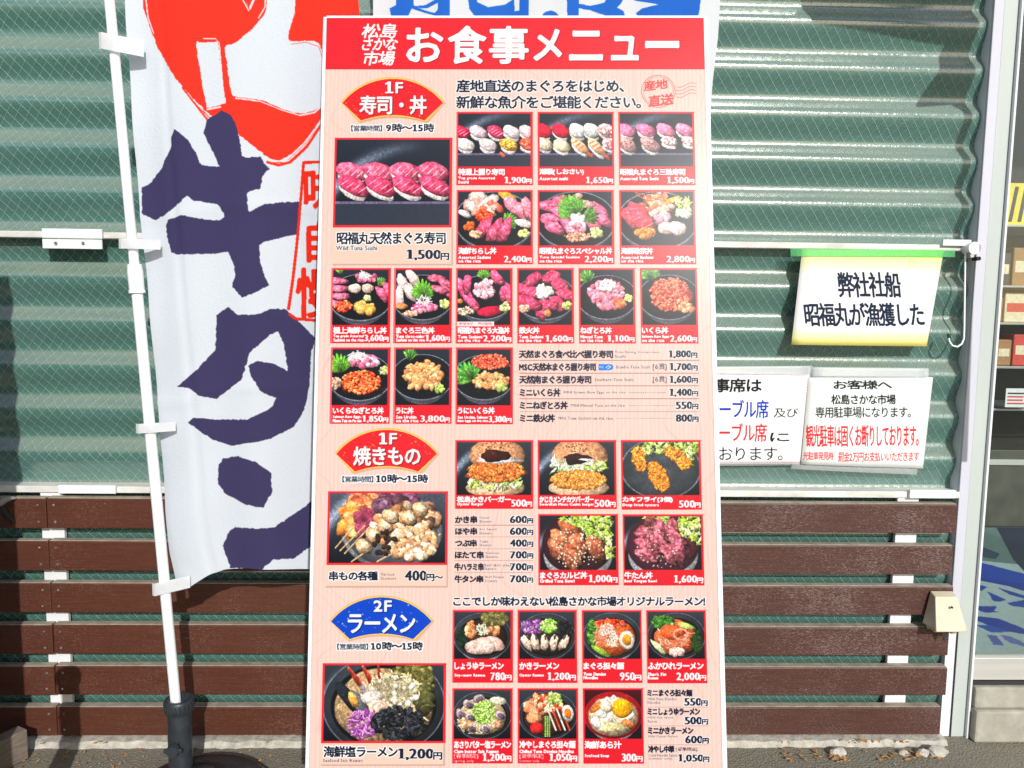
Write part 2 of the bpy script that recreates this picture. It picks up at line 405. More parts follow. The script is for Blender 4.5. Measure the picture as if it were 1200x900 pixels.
# ---- food photographs: each is a small painting
class Food:
    def __init__(s, w, h, seed, bgc='151a22'):
        s.w, s.h = w, h; s.rs = np.random.RandomState(seed); s.a = np.zeros((h, w, 3))+K(bgc)
        s.Y, s.X = np.mgrid[0:h, 0:w]; s.X = (s.X+.5)/w; s.Y = (s.Y+.5)/h*(h/w); s.r = h/w
    def backdrop(s, tray=False, c='2b3340'):
        g = np.clip(1-s.Y/s.r, 0, 1)[..., None]; s.a = K('0e1218')*(1-g*.8)+K(c)*g*.8
        d = np.hypot(s.X-.75, s.Y-1.05*s.r-.2); st = np.exp(-((d-.95)/.05)**2)*np.clip(.8-s.X, 0, 1)
        s.a += st[..., None]*K('9aa6b8')*.9
        if tray:
            y = .74*s.r; s.a = np.where((s.Y > y)[..., None], K('2c3340')+0*s.a, s.a); s.a = np.where((np.abs(s.Y-y) < .012)[..., None], K('6a6080'), s.a)
    def blob(s, cx, cy, rx, ry, rot, col, irr=.08, tex=.15, hl=.35, cell=.02, soft=.03, rim=.35, col2=None):
        """coordinates are fractions of the picture's width and height"""
        cy *= s.r; R_ = max(rx, ry)*1.3; x0, x1 = int(max((cx-R_)*s.w, 0)), int(min((cx+R_)*s.w+1, s.w)); y0, y1 = int(max((cy-R_)*s.w, 0)), int(min((cy+R_)*s.w+1, s.h))
        if x1 <= x0 or y1 <= y0: return
        X = s.X[y0:y1, x0:x1]-cx; Y = s.Y[y0:y1, x0:x1]-cy; c, q = math.cos(rot), math.sin(rot); u = (X*c+Y*q)/rx; v = (-X*q+Y*c)/ry
        th = np.arctan2(v, u); f = s.rs.rand(4)*6.28; r = np.hypot(u, v)*(1+irr*(np.sin(2*th+f[0])*.5+np.sin(3*th+f[1])*.5+np.sin(5*th+f[2])*.4+np.sin(9*th+f[3])*.25))
        m_ = np.clip((1-r)/soft, 0, 1)[..., None]; nz = vnoise(*X.shape, max(cell*s.w, 1.5), s.rs, 3)
        L = 1+hl*np.clip(-(X*.5+Y)/max(rx, ry), -1, 1)-rim*np.clip(r, 0, 1)**4+tex*(nz*2-1)*1.6
        base = K(col) if col2 is None else K(col)*(1-nz[..., None])+K(col2)*nz[..., None]
        cc = np.clip(base*L[..., None], 0, 1); hi = np.clip((nz-.68)*3, 0, 1)*hl*.9*np.clip(1-r, 0, 1); cc = cc+(1-cc)*hi[..., None]
        s.a[y0:y1, x0:x1] = s.a[y0:y1, x0:x1]*(1-m_)+cc*m_
    def ring(s, cx, cy, rx, ry, wd, col, al=1., y_from=-9):
        r = np.hypot((s.X-cx)/rx, (s.Y-cy*s.r)/ry); m_ = np.exp(-((r-1)*rx/wd)**2)*al*(s.Y-cy*s.r > y_from); s.a = s.a*(1-m_[..., None])+K(col)*m_[..., None]
    def bowl(s, cx=.5, cy=.5, rx=.46, ry=.34, inner='12151b', body='8c92a6', rim='a8b0c0', depth=.13):
        s.blob(cx, cy+depth/s.r, rx*.80, ry*.86, 0, body, 0, .03, .1, .2, .03, .5); s.blob(cx, cy+depth*.55/s.r, rx*.93, ry*.93, 0, body, 0, .03, .1, .2, .03, .6)
        s.blob(cx, cy, rx, ry, 0, inner, 0, .1, .1, .2, .02, .0); s.ring(cx, cy, rx*.985, ry*.985, .008, rim, .8)
    def sc(s, n, cx, cy, rx, ry, col, sz, var=.3, hl=.5, col2=None, elong=1.5, irr=.1):
        """n small pieces scattered in an ellipse, back to front"""
        P = []; sz *= 1.15; n = int(n*1.25)
        if n >= 16 and sz > .0155: s.blob(cx, cy, rx*.98, ry*.98, 0, '%02x%02x%02x' % tuple(int(q*190) for q in K(col)), .15, .3, .1, .015, .1, .2)
        while len(P) < n:
            x, y = s.rs.uniform(-1, 1, 2)
            if x*x+y*y < 1: P.append((y, x))
        for y, x in sorted(P):
            c = K(col) if (col2 is None or s.rs.rand() < .5) else K(col2); c = np.clip(c*(1+s.rs.uniform(-var, var)), 0, 1)
            z = sz*s.rs.uniform(.7, 1.3)
            s.blob(cx+x*rx, cy+y*ry/s.r, z*s.rs.uniform(1, elong), z, s.rs.uniform(0, 3.1), '%02x%02x%02x' % tuple(int(q*255) for q in c), irr, .12, hl, z*.8, .15, .45)
    def strands(s, n, cx, cy, rx, ry, col, wd=.008, L=.2, col2=None):
        for _ in range(n):
            x, y = s.rs.uniform(-1, 1, 2)
            if x*x+y*y > 1: continue
            a0 = s.rs.uniform(0, 3.14); c = col if s.rs.rand() < .6 or not col2 else col2
            px_, py_ = cx+x*rx, cy+y*ry/s.r
            k = s.rs.uniform(-3, 3)
            for t in np.linspace(-.5, .5, 7):
                a = a0+k*t*.5; s.blob(px_+math.cos(a)*L*t*.6, py_+math.sin(a)*L*t*.6/s.r, wd*2.2, wd, a, c, 0, .05, .5, .05, .3, .5)
    def leaf(s, cx, cy, L, rot, col='3f7a26', n=9):
        for i in range(n):
            a = rot+(i-(n-1)/2)*.23; r_ = L*(1-.07*abs(i-(n-1)/2))
            s.blob(cx+math.cos(a)*r_*.5, cy-math.sin(a)*r_*.5/s.r, r_*.55, L*.10, -a, col if i % 2 else '6a9c3a', .05, .25, .5, .02, .1, .4)
    def frill(s, cx, cy, rx, ry, col='a8cc4e', n=26, c2='dfeaa0'):
        for _ in range(int(n*1.8)):
            x, y = s.rs.uniform(-1, 1, 2); s.blob(cx+x*rx, cy+y*ry/s.r, .055, .019, s.rs.uniform(0, 3), col if s.rs.rand() < .6 else c2, .3, .25, .5, .02, .1, .5)
    def nigiri(s, cx, cy, rot, col, c2=None, L=.16, wd=.075, kind=0):
        if L < .13: L *= 1.12; wd *= 1.12
        s.blob(cx-.01, cy+.055/s.r, L*.85, wd*.75, rot, 'f4f1ee', .06, .15, .2, .012)
        s.blob(cx, cy, L, wd, rot, col, .05, .12, .4, .03, .04, .4, c2)
        c, q = math.cos(rot), math.sin(rot)
        for t in (-.55, -.2, .15, .5):
            if kind == 0: s.blob(cx+c*L*t, cy+q*L*t/s.r, .006, wd*.8, rot+.5, 'f6b9c9', 0, .1, .1, .05, .4)
            if kind == 1:
                s.blob(cx+c*L*t, cy+q*L*t/s.r, .014, wd*.85, rot+.25, 'f08048', 0, .2, .2, .02, .3)
        if kind == 1: s.blob(cx+c*L*1.15, cy+q*L*1.15/s.r, .05, .02, rot, 'e0452a', .2)
        if kind == 2: s.sc(26, cx, cy, L*.75, wd*.7, col, .014, .3, .5, c2)
def tuna(f, P, col='e0305c', c2='f07c98', L=.13, wd=.06):
    L *= 1.15; wd *= 1.3
    for x, y, a in P:
        f.blob(x, y, L, wd, a, col, .12, .12, .45, .04, .05, .45, c2)
        for t in (-.5, 0, .5): f.blob(x+math.cos(a)*L*t, y+math.sin(a)*L*t/f.r, .005, wd*.75, a+.6, 'fbb6c6', 0, .1, .1, .1, .5)
def cook(kind, w0, h0, seed):
    zm = 1.16 if kind[0] == 'b' and kind[1] in '123456789' else 1.14 if kind.startswith('bowl') else 1.1 if kind.startswith('nigiri') and kind != 'nigiri8' else 1.0
    w, h = int(w0*zm), int(h0*zm)
    f = Food(w, h, seed)
    if kind == 'nigiri8':
        f.backdrop(True)
        for i, x in enumerate((.14, .38, .62, .86)): f.nigiri(x, .38, .28, 'dc3a66', 'f08aa4', .15, .085)
        for i, x in enumerate((.13, .37, .61, .85)): f.nigiri(x+.03, .55, .45, 'd42455', 'ee6e90', .16, .075)
    elif kind == 'nigiri10':
        f.backdrop(True); R_ = [('e02050', 'f06080', 0), ('f3d3dc', 'fae8ec', 3), ('e33a6a', 'f58aa8', 0), ('f0e0e4', 'ffffff', 3), ('eec8cc', 'f8e8ea', 3)]
        for i, x in enumerate((.08, .3, .52, .72, .92)): f.nigiri(x, .36, .5, R_[i][0], None, .11, .07, R_[i][2])
        for x, c, c2, k in ((.14, 'f3ece4', None, 3), (.42, 'f2dfe0', None, 3), (.68, 'eda23a', 'f8c860', 2), (.93, 'e63c28', 'ff8060', 2)): f.nigiri(x, .58, .4, c, c2, .11, .07, k)
        f.blob(.60, .75, .05, .02, .9, 'ef6a50')
    elif kind == 'nigiri_mix':
        f.backdrop(True)
        for x, c, k in ((.09, 'e21c40', 3), (.31, 'e21c40', 3), (.52, 'eef0ec', 3), (.70, 'e8efea', 3), (.89, 'f2a0a0', 2)): f.nigiri(x, .34, .6, c, 'fadada' if k == 2 else None, .11, .08, k)
        f.nigiri(.1, .57, .5, 'f4e4c4', None, .11, .07, 3); f.nigiri(.32, .6, .5, 'f4dfb8', None, .11, .07, 3)
        f.nigiri(.55, .6, .75, 'f7c9a4', None, .15, .06, 1); f.nigiri(.76, .62, .8, 'f7c9a4', None, .16, .06, 1); f.nigiri(.93, .57, .4, 'ee8c98', 'fbe3e3', .10, .07, 2)
    elif kind == 'nigiri_seared':
        f.backdrop(True)
        for x, c in ((.12, 'e65a8c'), (.37, 'e65a8c'), (.62, 'e6709a'), (.86, 'dd6088')): f.nigiri(x, .33, .45, c, 'f4a0be', .12, .07, 3)
        for x in (.13, .42): f.nigiri(x, .58, .6, 'd7a7a4', 'b98a88', .14, .085, 3); f.sc(20, x, .58, .09, .05, '8a5a54', .006)
        for x in (.66, .92): f.nigiri(x, .52, .3, 'f29aa2', 'fbe3e3', .10, .055, 2)
    elif kind in ('bowl_mixed', 'bowl_special', 'bowl_kaisen'):
        f.backdrop(); f.bowl(.5, .53, .49, .36)
        if kind == 'bowl_mixed':
            f.leaf(.62, .6, .2, .6, '4a8a30'); f.sc(10, .33, .28, .17, .11, 'fbe6e2', .055, .08, .3, 'f8b8a8', 2); f.blob(.66, .14, .13, .05, .45, 'f4a742', .1)
            tuna(f, [(.72, .3, .9), (.84, .42, 1.1), (.9, .35, 1.3)], 'ef6c86', 'fbb8c2', .14, .055); f.sc(10, .47, .34, .12, .08, 'f0684e', .035, .1, .5, 'fbd0c4', 2)
            f.sc(60, .38, .46, .10, .08, 'ea3218', .016, .15, .7, 'ff6a3c', 1.1); tuna(f, [(.36, .66, -.9), (.5, .7, -1), (.62, .7, -1.2)], 'd8305c', 'f07898', .14, .06)
            f.sc(14, .2, .63, .06, .05, 'e8622c', .02); f.sc(25, .27, .76, .07, .04, 'e8a888', .016); f.sc(16, .86, .73, .06, .04, 'c9d878', .02); f.blob(.14, .42, .09, .04, .5, 'f7eeec'); f.blob(.86, .58, .12, .05, .2, 'f8e6e0')
        elif kind == 'bowl_special':
            tuna(f, [(.18, .3, .3), (.3, .22, -.4), (.2, .5, .1), (.33, .42, .5), (.25, .66, .5), (.42, .62, .8), (.8, .38, .8), (.83, .52, .5), (.72, .6, 1)], 'e0406e', 'f58cab', .12, .055)
            f.blob(.5, .17, .10, .05, -.7, 'f7b4a8'); f.blob(.62, .26, .13, .05, .1, 'f6b8b0'); f.leaf(.5, .45, .3, 2.1, '4d9a2c', 11); f.leaf(.58, .5, .22, .3, '3f7c2a', 7)
            f.sc(20, .52, .55, .08, .12, 'f6ecea', .03, .06); f.sc(18, .5, .68, .10, .07, 'f08a9a', .025); f.sc(50, .52, .8, .17, .05, 'e89a80', .015); f.sc(18, .75, .74, .06, .06, 'cfdc8c', .022)
        else:
            f.sc(26, .5, .3, .2, .14, 'ef8a5c', .03, .2, .5, 'f8c8b0', 2.5); f.blob(.68, .2, .12, .035, -.4, 'f3b640'); f.frill(.82, .32, .08, .08); f.strands(10, .45, .15, .15, .08, 'e8643c', .008, .3)
            tuna(f, [(.2, .5, 1), (.28, .42, .8), (.33, .55, .5)], 'd9233c', 'ee6070', .15, .08); f.sc(10, .56, .48, .08, .05, 'f4aec0', .04); f.blob(.6, .66, .10, .08, 0, 'f7cdc4'); f.blob(.74, .66, .11, .09, .2, 'fbd9d2')
            f.sc(20, .36, .74, .12, .05, 'eca848', .03, .15, .5, 'c9742a'); f.blob(.83, .42, .09, .06, .3, 'f2eee2')
    elif kind in ('b1', 'b2', 'b3', 'b4', 'b5', 'b6', 'b7', 'b8', 'b9'):
        f.backdrop(); f.bowl(.5, .5, .50, .37)
        if kind == 'b1':
            tuna(f, [(.14, .24, .05), (.16, .36, 0), (.18, .48, 0), (.13, .6, .2)], 'e8527e', 'f8a0b8', .14, .045); f.sc(14, .58, .2, .16, .07, 'ef7c9a', .035); f.strands(30, .56, .15, .08, .06, 'f4f2ee', .008, .12)
            f.leaf(.2, .14, .16, 2, '4f9a38', 5); f.leaf(.78, .32, .16, 1, '4f9a38', 7); f.blob(.41, .36, .10, .08, 0, 'f3d9cc'); f.blob(.61, .36, .09, .08, 0, 'f0cdbc')
            tuna(f, [(.84, .46, 1), (.93, .4, 1.1)], 'de3664', 'f48aa6', .14, .05); f.sc(70, .24, .64, .13, .09, 'ea3a1c', .018, .15, .7, 'ff7850', 1.1); f.sc(14, .57, .68, .14, .07, 'efa848', .05, .1, .4, 'f6c06c', 1.6); f.sc(14, .62, .51, .05, .04, 'cddc90', .022)
        elif kind == 'b2':
            for x, y, a in ((.18, .28, 2), (.34, .2, 2.2), (.12, .5, 1.6), (.3, .42, 2)): f.blob(x, y, .17, .08, -a, 'fadcd8', .1, .05, .3, .05)
            tuna(f, [(.72, .2, .1), (.86, .28, .6), (.9, .42, .8), (.78, .38, .3)], 'dd3f66', 'f28aa2', .13, .05); f.leaf(.5, .5, .3, 1.6, '58a232', 13); f.sc(24, .52, .66, .2, .08, 'e0507a', .04, .1, .5, 'f2a0b6', 1.6); f.strands(26, .52, .55, .1, .06, 'f6f3f2', .008, .12)
            f.blob(.16, .64, .10, .05, 0, 'f39a60'); f.sc(26, .3, .76, .12, .04, 'e8b090', .018); f.sc(16, .85, .6, .07, .07, 'd0dc82', .022)
        elif kind == 'b3':
            tuna(f, [(.14, .36, 1.3), (.24, .5, 1.2), (.22, .3, 1.6), (.32, .6, .9), (.84, .42, 1.8), (.93, .5, 1.4), (.72, .2, .8)], 'dd3468', 'f37c9e', .15, .06); f.leaf(.5, .22, .2, 1.6, '4f9432', 9)
            f.sc(40, .52, .37, .17, .15, 'f6a8b8', .03, .1, .4, 'fbdfe4', 1.6); f.blob(.6, .72, .2, .09, -.15, 'd81c44', .08, .1, .5, .04); f.sc(22, .2, .72, .12, .06, 'e8bfa0', .02); f.sc(16, .85, .66, .07, .08, 'd4e08e', .024); f.blob(.1, .56, .06, .04, 0, 'f08a4a')
        elif kind == 'b4':
            tuna(f, [(.3, .22, -.6), (.6, .18, -.3), (.12, .38, .2), (.3, .42, .3), (.75, .32, .3), (.85, .46, .3), (.15, .56, .3), (.7, .6, .8), (.42, .72, 1.3), (.55, .62, .2), (.3, .6, .6)], 'd02454', 'ee6488', .15, .075)
            f.sc(22, .48, .42, .13, .11, 'f7f5ec', .035, .05, .3); f.sc(26, .15, .68, .09, .06, 'e8a890', .02); f.sc(16, .86, .62, .07, .06, 'd4d878', .024); f.blob(.53, .75, .07, .06, 0, 'f09868')
        elif kind == 'b5':
            f.sc(40, .5, .5, .46, .3, '16261e', .012); f.leaf(.2, .26, .24, 1.9, '3f8440', 9); f.sc(120, .5, .46, .30, .24, 'ee7088', .03, .12, .5, 'f59cae', 1.8); f.sc(26, .52, .32, .13, .08, 'fbeef0', .03, .04); f.sc(20, .7, .6, .09, .06, 'ee7048', .028); f.sc(16, .86, .52, .06, .06, 'c8d884', .024)
        elif kind == 'b6':
            f.sc(50, .5, .5, .46, .3, '182018', .012); f.leaf(.2, .22, .3, 1.7, '52965c', 11); f.sc(330, .52, .46, .33, .28, 'e8402c', .019, .15, .8, 'f4785c', 1.1); f.sc(16, .8, .66, .12, .07, 'f09a70', .035)
        elif kind == 'b7':
            f.sc(30, .55, .26, .22, .1, 'f07ca0', .04, .1, .5, 'fbdbe6', 1.6); f.strands(30, .45, .17, .14, .05, 'f8f4f6', .008, .14); f.leaf(.2, .42, .3, 1.8, '5fae30', 11); f.sc(80, .55, .68, .36, .12, '26201a', .012); f.sc(300, .52, .58, .3, .18, 'e63c1c', .019, .15, .8, 'ff7c4c', 1.1)
            f.sc(14, .12, .6, .08, .09, 'e8b49a', .025); f.sc(16, .88, .4, .09, .05, 'd6e08c', .026)
        elif kind == 'b8':
            f.sc(90, .5, .5, .45, .3, '14181a', .014); f.leaf(.28, .24, .22, 1.4, '2e7040', 7); f.sc(110, .52, .48, .30, .22, 'cf8a54', .034, .12, .55, 'e8ac78', 2.0); f.sc(16, .77, .68, .07, .06, 'a9c860', .024)
        else:
            f.sc(90, .5, .5, .45, .3, '14181a', .014); f.leaf(.3, .55, .36, 2.2, '2f8438', 11); f.leaf(.3, .5, .26, 1.5, '3c9440', 7); f.sc(180, .6, .26, .3, .12, 'e63c28', .019, .15, .8, 'ff7458', 1.1); f.sc(80, .62, .56, .28, .12, 'd08c56', .032, .12, .55, 'e8b07c', 2.0); f.sc(16, .8, .66, .07, .06, 'bcd070', .024)
    elif kind == 'skewers':
        f.backdrop(c='565e6c'); f.blob(.54, .55, .44, .33, 0, '9aa0a8', 0, .1, .2, .1); f.blob(.54, .55, .40, .30, 0, '5a5e66', 0, .1, .1, .1)
        f.sc(40, .3, .22, .15, .13, 'b4583a', .035, .25, .5, 'd88a5c', 1.8); f.sc(46, .58, .16, .2, .12, '5a3a48', .035, .3, .5, '7c5870', 2); f.sc(16, .17, .45, .08, .14, 'e8843c', .045, .15, .5, 'f0b070', 1.4); f.sc(14, .3, .42, .07, .09, '8a3a50', .04, .2)
        for x0, y0, x1, y1 in ((.06, .78, .2, .5), (.1, .82, .3, .48), (.14, .86, .34, .5), (.2, .98, .5, .62), (.42, .98, .62, .8), (.86, .68, .95, .6)):
            for t in np.linspace(0, 1, 22): f.blob(x0+(x1-x0)*t, y0+(y1-y0)*t, .014, .008, -.8, 'dab888', 0, .1, .4, .05, .3)
        f.sc(26, .84, .34, .10, .1, '6a5048', .04, .3, .5, 'b08868'); f.sc(90, .62, .5, .24, .2, 'a8744e', .030, .25, .5, 'ecc8a4', 1.5); f.sc(90, .72, .72, .2, .14, 'd09a70', .024, .2, .5, 'f7dcc0', 1.7)
        for x, y in ((.3, .77), (.38, .61), (.48, .48), (.53, .34), (.69, .36), (.78, .24)): f.blob(x, y, .075, .065, .4, 'e8bb8c', .1, .15, .4, .02, .05, .55); f.blob(x+.01, y-.01, .045, .036, .4, 'f7dfbc', .1, .1, .4)
        f.sc(12, .47, .72, .1, .1, '33261e', .018)
    elif kind in ('burger1', 'burger2'):
        f.backdrop(c='39414c')
        f.blob(.52, .86, .40, .13, 0, 'eabf98', .04, .08, .3, .04); f.blob(.54, .26, .38, .24, 0, 'd99c72', .03, .12, .3, .03)
        if kind == 'burger1':
            f.frill(.52, .78, .36, .06, 'b9d664', 34, 'eef2c8'); f.sc(420, .52, .56, .38, .14, 'c4602c', .015, .25, .5, 'de8444', 1.5, .25); f.blob(.55, .34, .28, .05, .05, 'f0e8e4', .2); f.blob(.52, .26, .21, .08, .05, '3a1810', .15, .2, .6, .05); f.sc(26, .5, .08, .2, .06, '8a5840', .008)
        else:
            f.frill(.52, .46, .36, .06, 'b9d664', 40, 'eef2c8'); f.strands(20, .4, .4, .3, .05, 'f4f6ec', .012, .25); f.sc(420, .52, .72, .37, .12, 'c4742c', .015, .25, .5, 'e29850', 1.5, .25); f.blob(.5, .32, .18, .07, .05, '2c1a18', .2, .2, .6, .05); f.blob(.65, .34, .10, .02, .1, 'f6f4f0', .2); f.sc(26, .5, .1, .2, .06, '8a5840', .008)
    elif kind == 'fry':
        f.backdrop(c='4a525c'); f.blob(.5, .5, .54, .40, 0, '3c4248', 0, .12, .1, .1); f.ring(.5, .5, .52, .39, .01, '98a0a8', .7)
        f.frill(.62, .08, .36, .1, 'a4cc4c', 50, 'd8e890'); f.frill(.86, .28, .07, .12, 'a4cc4c', 14)
        for pts in (((.20, .20, .07), (.21, .33, .085), (.24, .45, .07)), ((.62, .18, .07), (.72, .27, .09), (.81, .40, .085)), ((.41, .48, .08), (.45, .62, .115), (.51, .77, .105))):
            for x, y, r in pts: f.blob(x, y, r*1.06, r*1.0, 0, 'b8601e', .08)
            for x, y, r in pts: f.sc(int(9000*r*r), x, y, r, r, 'cf7428', .0135, .25, .5, 'e6983c', 1.4, .25)
    elif kind in ('grill', 'tongue'):
        f.backdrop(c='20242c'); f.blob(.5, .72, .46, .36, 0, 'c8ccd4', 0, .05, .2); f.blob(.5, .52, .48, .40, 0, '3a1c28' if kind == 'grill' else '4a2232', 0, .1, .1)
        f.frill(.42, .1, .16, .09, 'a6cc48', 24, 'dcec98')
        if kind == 'grill':
            f.frill(.76, .22, .18, .16, 'a6cc48', 60, 'dcec98'); f.frill(.9, .6, .04, .14, 'b8d45c', 12)
            f.blob(.42, .28, .2, .08, .5, 'a4583a', .1, .3, .5); f.blob(.3, .46, .2, .10, .7, 'b8714e', .1, .3, .6)
            for x, y, a in ((.25, .66, .9), (.5, .58, 1.2), (.42, .8, 1.3), (.74, .62, 1.2)): f.blob(x, y, .2, .115, a, '8f4630', .1, .3, .6, .03, .04, .5, 'b87050')
            f.sc(90, .48, .6, .36, .26, 'f4e4c4', .009, .1, .3)
        else:
            f.frill(.84, .24, .14, .2, 'b0d050', 46, 'e4efa8'); f.sc(30, .36, .16, .1, .08, '6a3a3a', .03); f.sc(40, .8, .62, .12, .12, '3c1c24', .03, .3)
            for x, y, a in ((.3, .36, .4), (.5, .28, 1.1), (.62, .3, 1.8), (.68, .44, .9), (.3, .58, .5), (.46, .5, .9), (.58, .72, 1.1), (.32, .74, .3), (.7, .68, 1.5)): f.blob(x, y, .18, .095, a, '8a3444', .16, .35, .6, .03, .04, .5, 'c07480')
            f.sc(50, .46, .55, .3, .3, 'e8b8b0', .008)
    else:
        f.backdrop(c='39404a' if kind != 'soup' else '501018')
        cy = .52; f.blob(.5, cy+.12/f.r, .42, .33, 0, 'b8bcc8' if kind in ('soup', 'tantan', 'soy') else '4a5058', 0, .05, .1); f.blob(.5, cy, .52, .41, 0, '343a42' if kind != 'soup' else 'a81c24', 0, .12, .25, .2)
        f.blob(.5, cy+.02, .45, .34, 0, '15181c' if kind not in ('soup',) else 'c8a080', 0, .1, .1); f.ring(.5, cy, .51, .40, .006, '8890a0' if kind != 'soup' else 'c03040', .7)
        if kind == 'soy':
            f.blob(.5, .55, .42, .31, 0, '33201a', 0, .2); f.sc(60, .7, .14, .24, .12, '5a5a34', .04, .25, .3, '7c7444', 1.6); f.sc(40, .14, .55, .09, .16, '16281e', .03); f.sc(22, .3, .38, .08, .12, 'c8784c', .035, .2, .5, 'e8a878', 1.6); f.sc(14, .68, .4, .12, .08, 'c88058', .04)
            f.strands(50, .5, .38, .11, .09, 'f4f2e0', .008, .1, 'cfe09a'); f.blob(.38, .76, .2, .12, .1, 'f4cfc0', .06, .08, .2, .05); f.blob(.7, .68, .19, .13, .3, 'f2c4b4', .06, .08, .2, .05); f.blob(.53, .72, .21, .14, .2, 'f7d9cc', .05, .08, .2, .05); f.ring(.53, .72, .14, .09, .006, 'd89a88', .6)
        elif kind == 'oyster':
            f.blob(.5, .55, .44, .32, 0, '2a2420', 0, .2); f.sc(90, .24, .32, .2, .13, '6a3470', .02, .3, .5, 'a078a8', 2.5); f.sc(90, .8, .36, .16, .14, '16181c', .02, .3, .4, '2c3034', 2.5); f.sc(110, .53, .3, .15, .12, '78b43c', .018, .2, .4, 'c4e488', 1.4)
            for x, a in ((.13, 1.1), (.28, 1.3), (.45, 1.55), (.62, 1.8), (.8, 2.1)): f.blob(x, .66, .16, .07, a, 'e8c0a4', .14, .2, .4, .02, .05, .4, 'f8e4d4'); f.blob(x+.02, .54, .05, .02, a, '5a4c44', .2)
        elif kind == 'tantan':
            f.blob(.5, .55, .42, .32, 0, 'd8602c', .03, .15); f.sc(70, .16, .45, .1, .22, '2c5a24', .022, .2, .4, '5c9838', 2); f.sc(60, .46, .26, .26, .07, 'd83418', .025, .2, .5, 'ec6c40', 2); f.strands(70, .4, .5, .22, .18, 'e8805c', .012, .2, 'f8b898')
            f.sc(70, .42, .42, .14, .12, 'e89a80', .02, .2, .4, 'f4c8b8', 2); f.strands(50, .5, .6, .12, .12, 'f4e4d0', .01, .12, 'f0d0a0'); f.blob(.3, .84, .2, .05, .5, '9cc040', .05); f.blob(.76, .6, .14, .16, -.1, 'fbf7ee', .03, .04, .15); f.blob(.76, .6, .085, .10, -.1, 'f0a030', .03, .1, .3)
        elif kind == 'shark':
            f.blob(.48, .55, .38, .3, 0, 'e0683c', .06, .2, .4); f.sc(70, .28, .22, .2, .1, '2c5a24', .022, .2, .4, '4c8834', 2.2); f.sc(60, .86, .62, .08, .2, '23401e', .022, .2, .4); f.strands(90, .48, .55, .3, .2, 'e87850', .014, .2, 'f8b090')
            f.blob(.45, .42, .26, .12, -.2, 'e45c30', .15, .2, .5); f.ring(.58, .48, .12, .09, .02, 'f6c8b4', .8); f.blob(.68, .3, .16, .05, .3, 'c8dc78', .1); f.blob(.18, .76, .18, .05, .8, 'e4ecb0', .1); f.sc(30, .5, .86, .12, .05, 'f2c8bc', .03)
        elif kind == 'clam':
            f.blob(.5, .55, .42, .32, 0, 'c8b088', .03, .2); f.strands(80, .4, .7, .3, .18, 'e8d4a8', .01, .2, 'f4e8cc')
            for x, y, a in ((.26, .3, .5), (.44, .18, -.3), (.12, .5, 1), (.3, .56, .2), (.82, .52, .4), (.56, .8, 1), (.3, .78, .6)): f.blob(x, y, .11, .075, a, 'e0d0cc', .06, .1, .4, .02, .05, .5, '9c8a92'); f.blob(x+.01, y+.01, .07, .045, a, '6a5660', .1, .2, .4)
            f.blob(.78, .22, .15, .07, .15, 'f6f0d4', .05); f.sc(150, .53, .46, .2, .2, '8cc43c', .016, .2, .4, 'd4ec9c', 1.4); f.sc(14, .2, .68, .1, .08, 'e8b088', .035); f.sc(10, .72, .7, .1, .05, 'e8a07c', .03)
        elif kind == 'chilled':
            f.blob(.5, .55, .42, .32, 0, '4a2c20', .03, .2); f.sc(40, .3, .34, .16, .14, 'f08a5c', .045, .2, .4, 'f8b890', 1.8); f.sc(50, .52, .28, .22, .16, 'c8502c', .03, .2, .4, 'f0c8a0', 2); f.frill(.62, .18, .1, .07)
            for i, x in enumerate((.5, .58, .66, .74)):
                for t in np.linspace(0, 1, 14): f.blob(x+.14*t, .4+.42*t, .02, .018, 1.2, 'e8482c' if i % 2 else 'f8f0ec', 0, .1, .3, .05, .2)
            f.blob(.85, .48, .10, .15, -.2, 'fbf4ec', .03); f.blob(.85, .48, .06, .09, -.2, 'e87c20', .03); f.blob(.25, .58, .14, .09, 0, 'f0a070', .08); f.blob(.3, .78, .12, .10, 0, 'dc2c2c', .03)
            for i in range(6):
                for t in np.linspace(0, 1, 14): f.blob(.44+.018*i, .55+.4*t, .009, .014, 0, ('5c9a2c', 'd8ec90')[i % 2], 0, .1, .3, .05, .2)
        elif kind == 'soup':
            f.blob(.5, .56, .44, .33, 0, 'd8b898', .03, .15); f.sc(60, .46, .5, .32, .25, 'e8c8a0', .06, .15, .4, 'f8ecd8', 1.5); f.blob(.2, .36, .13, .06, -.7, 'ec8838', .05); f.blob(.38, .34, .12, .1, .4, 'f8e4c8', .05); f.blob(.66, .38, .19, .16, 0, 'f5ac1c', .05, .08, .35); f.sc(8, .74, .72, .08, .08, 'e88048', .05); f.blob(.5, .76, .22, .09, 0, 'e4d8a0', .2); f.blob(.3, .5, .1, .07, 0, 'fbf4e4', .1)
        elif kind == 'seafood':
            f.blob(.5, .55, .42, .31, 0, 'b89870', .03, .2); f.strands(120, .6, .5, .28, .2, 'e8cc98', .008, .16, 'f4e0bc'); f.sc(200, .74, .2, .18, .16, '56542c', .018, .25, .4, '807840', 1.7); f.sc(30, .84, .42, .06, .12, '4c4c2c', .03)
            for x, y, x1, y1 in ((.34, .34, .2, .04), (.42, .3, .32, .02), (.48, .3, .45, .02)):
                for t in np.linspace(0, 1, 26): f.blob(x+(x1-x)*t, y+(y1-y)*t, .032*(1-t*.7), .04*(1-t*.6), 0, 'f6e0d8' if t < .35 else 'e4523c', 0, .2, .4, .02, .15)
            f.blob(.22, .46, .20, .055, .85, '1c2228', .04, .2, .5); f.blob(.3, .52, .15, .05, .9, '5c6468', .04); f.blob(.245, .46, .07, .035, 1.1, 'eca850', .05)
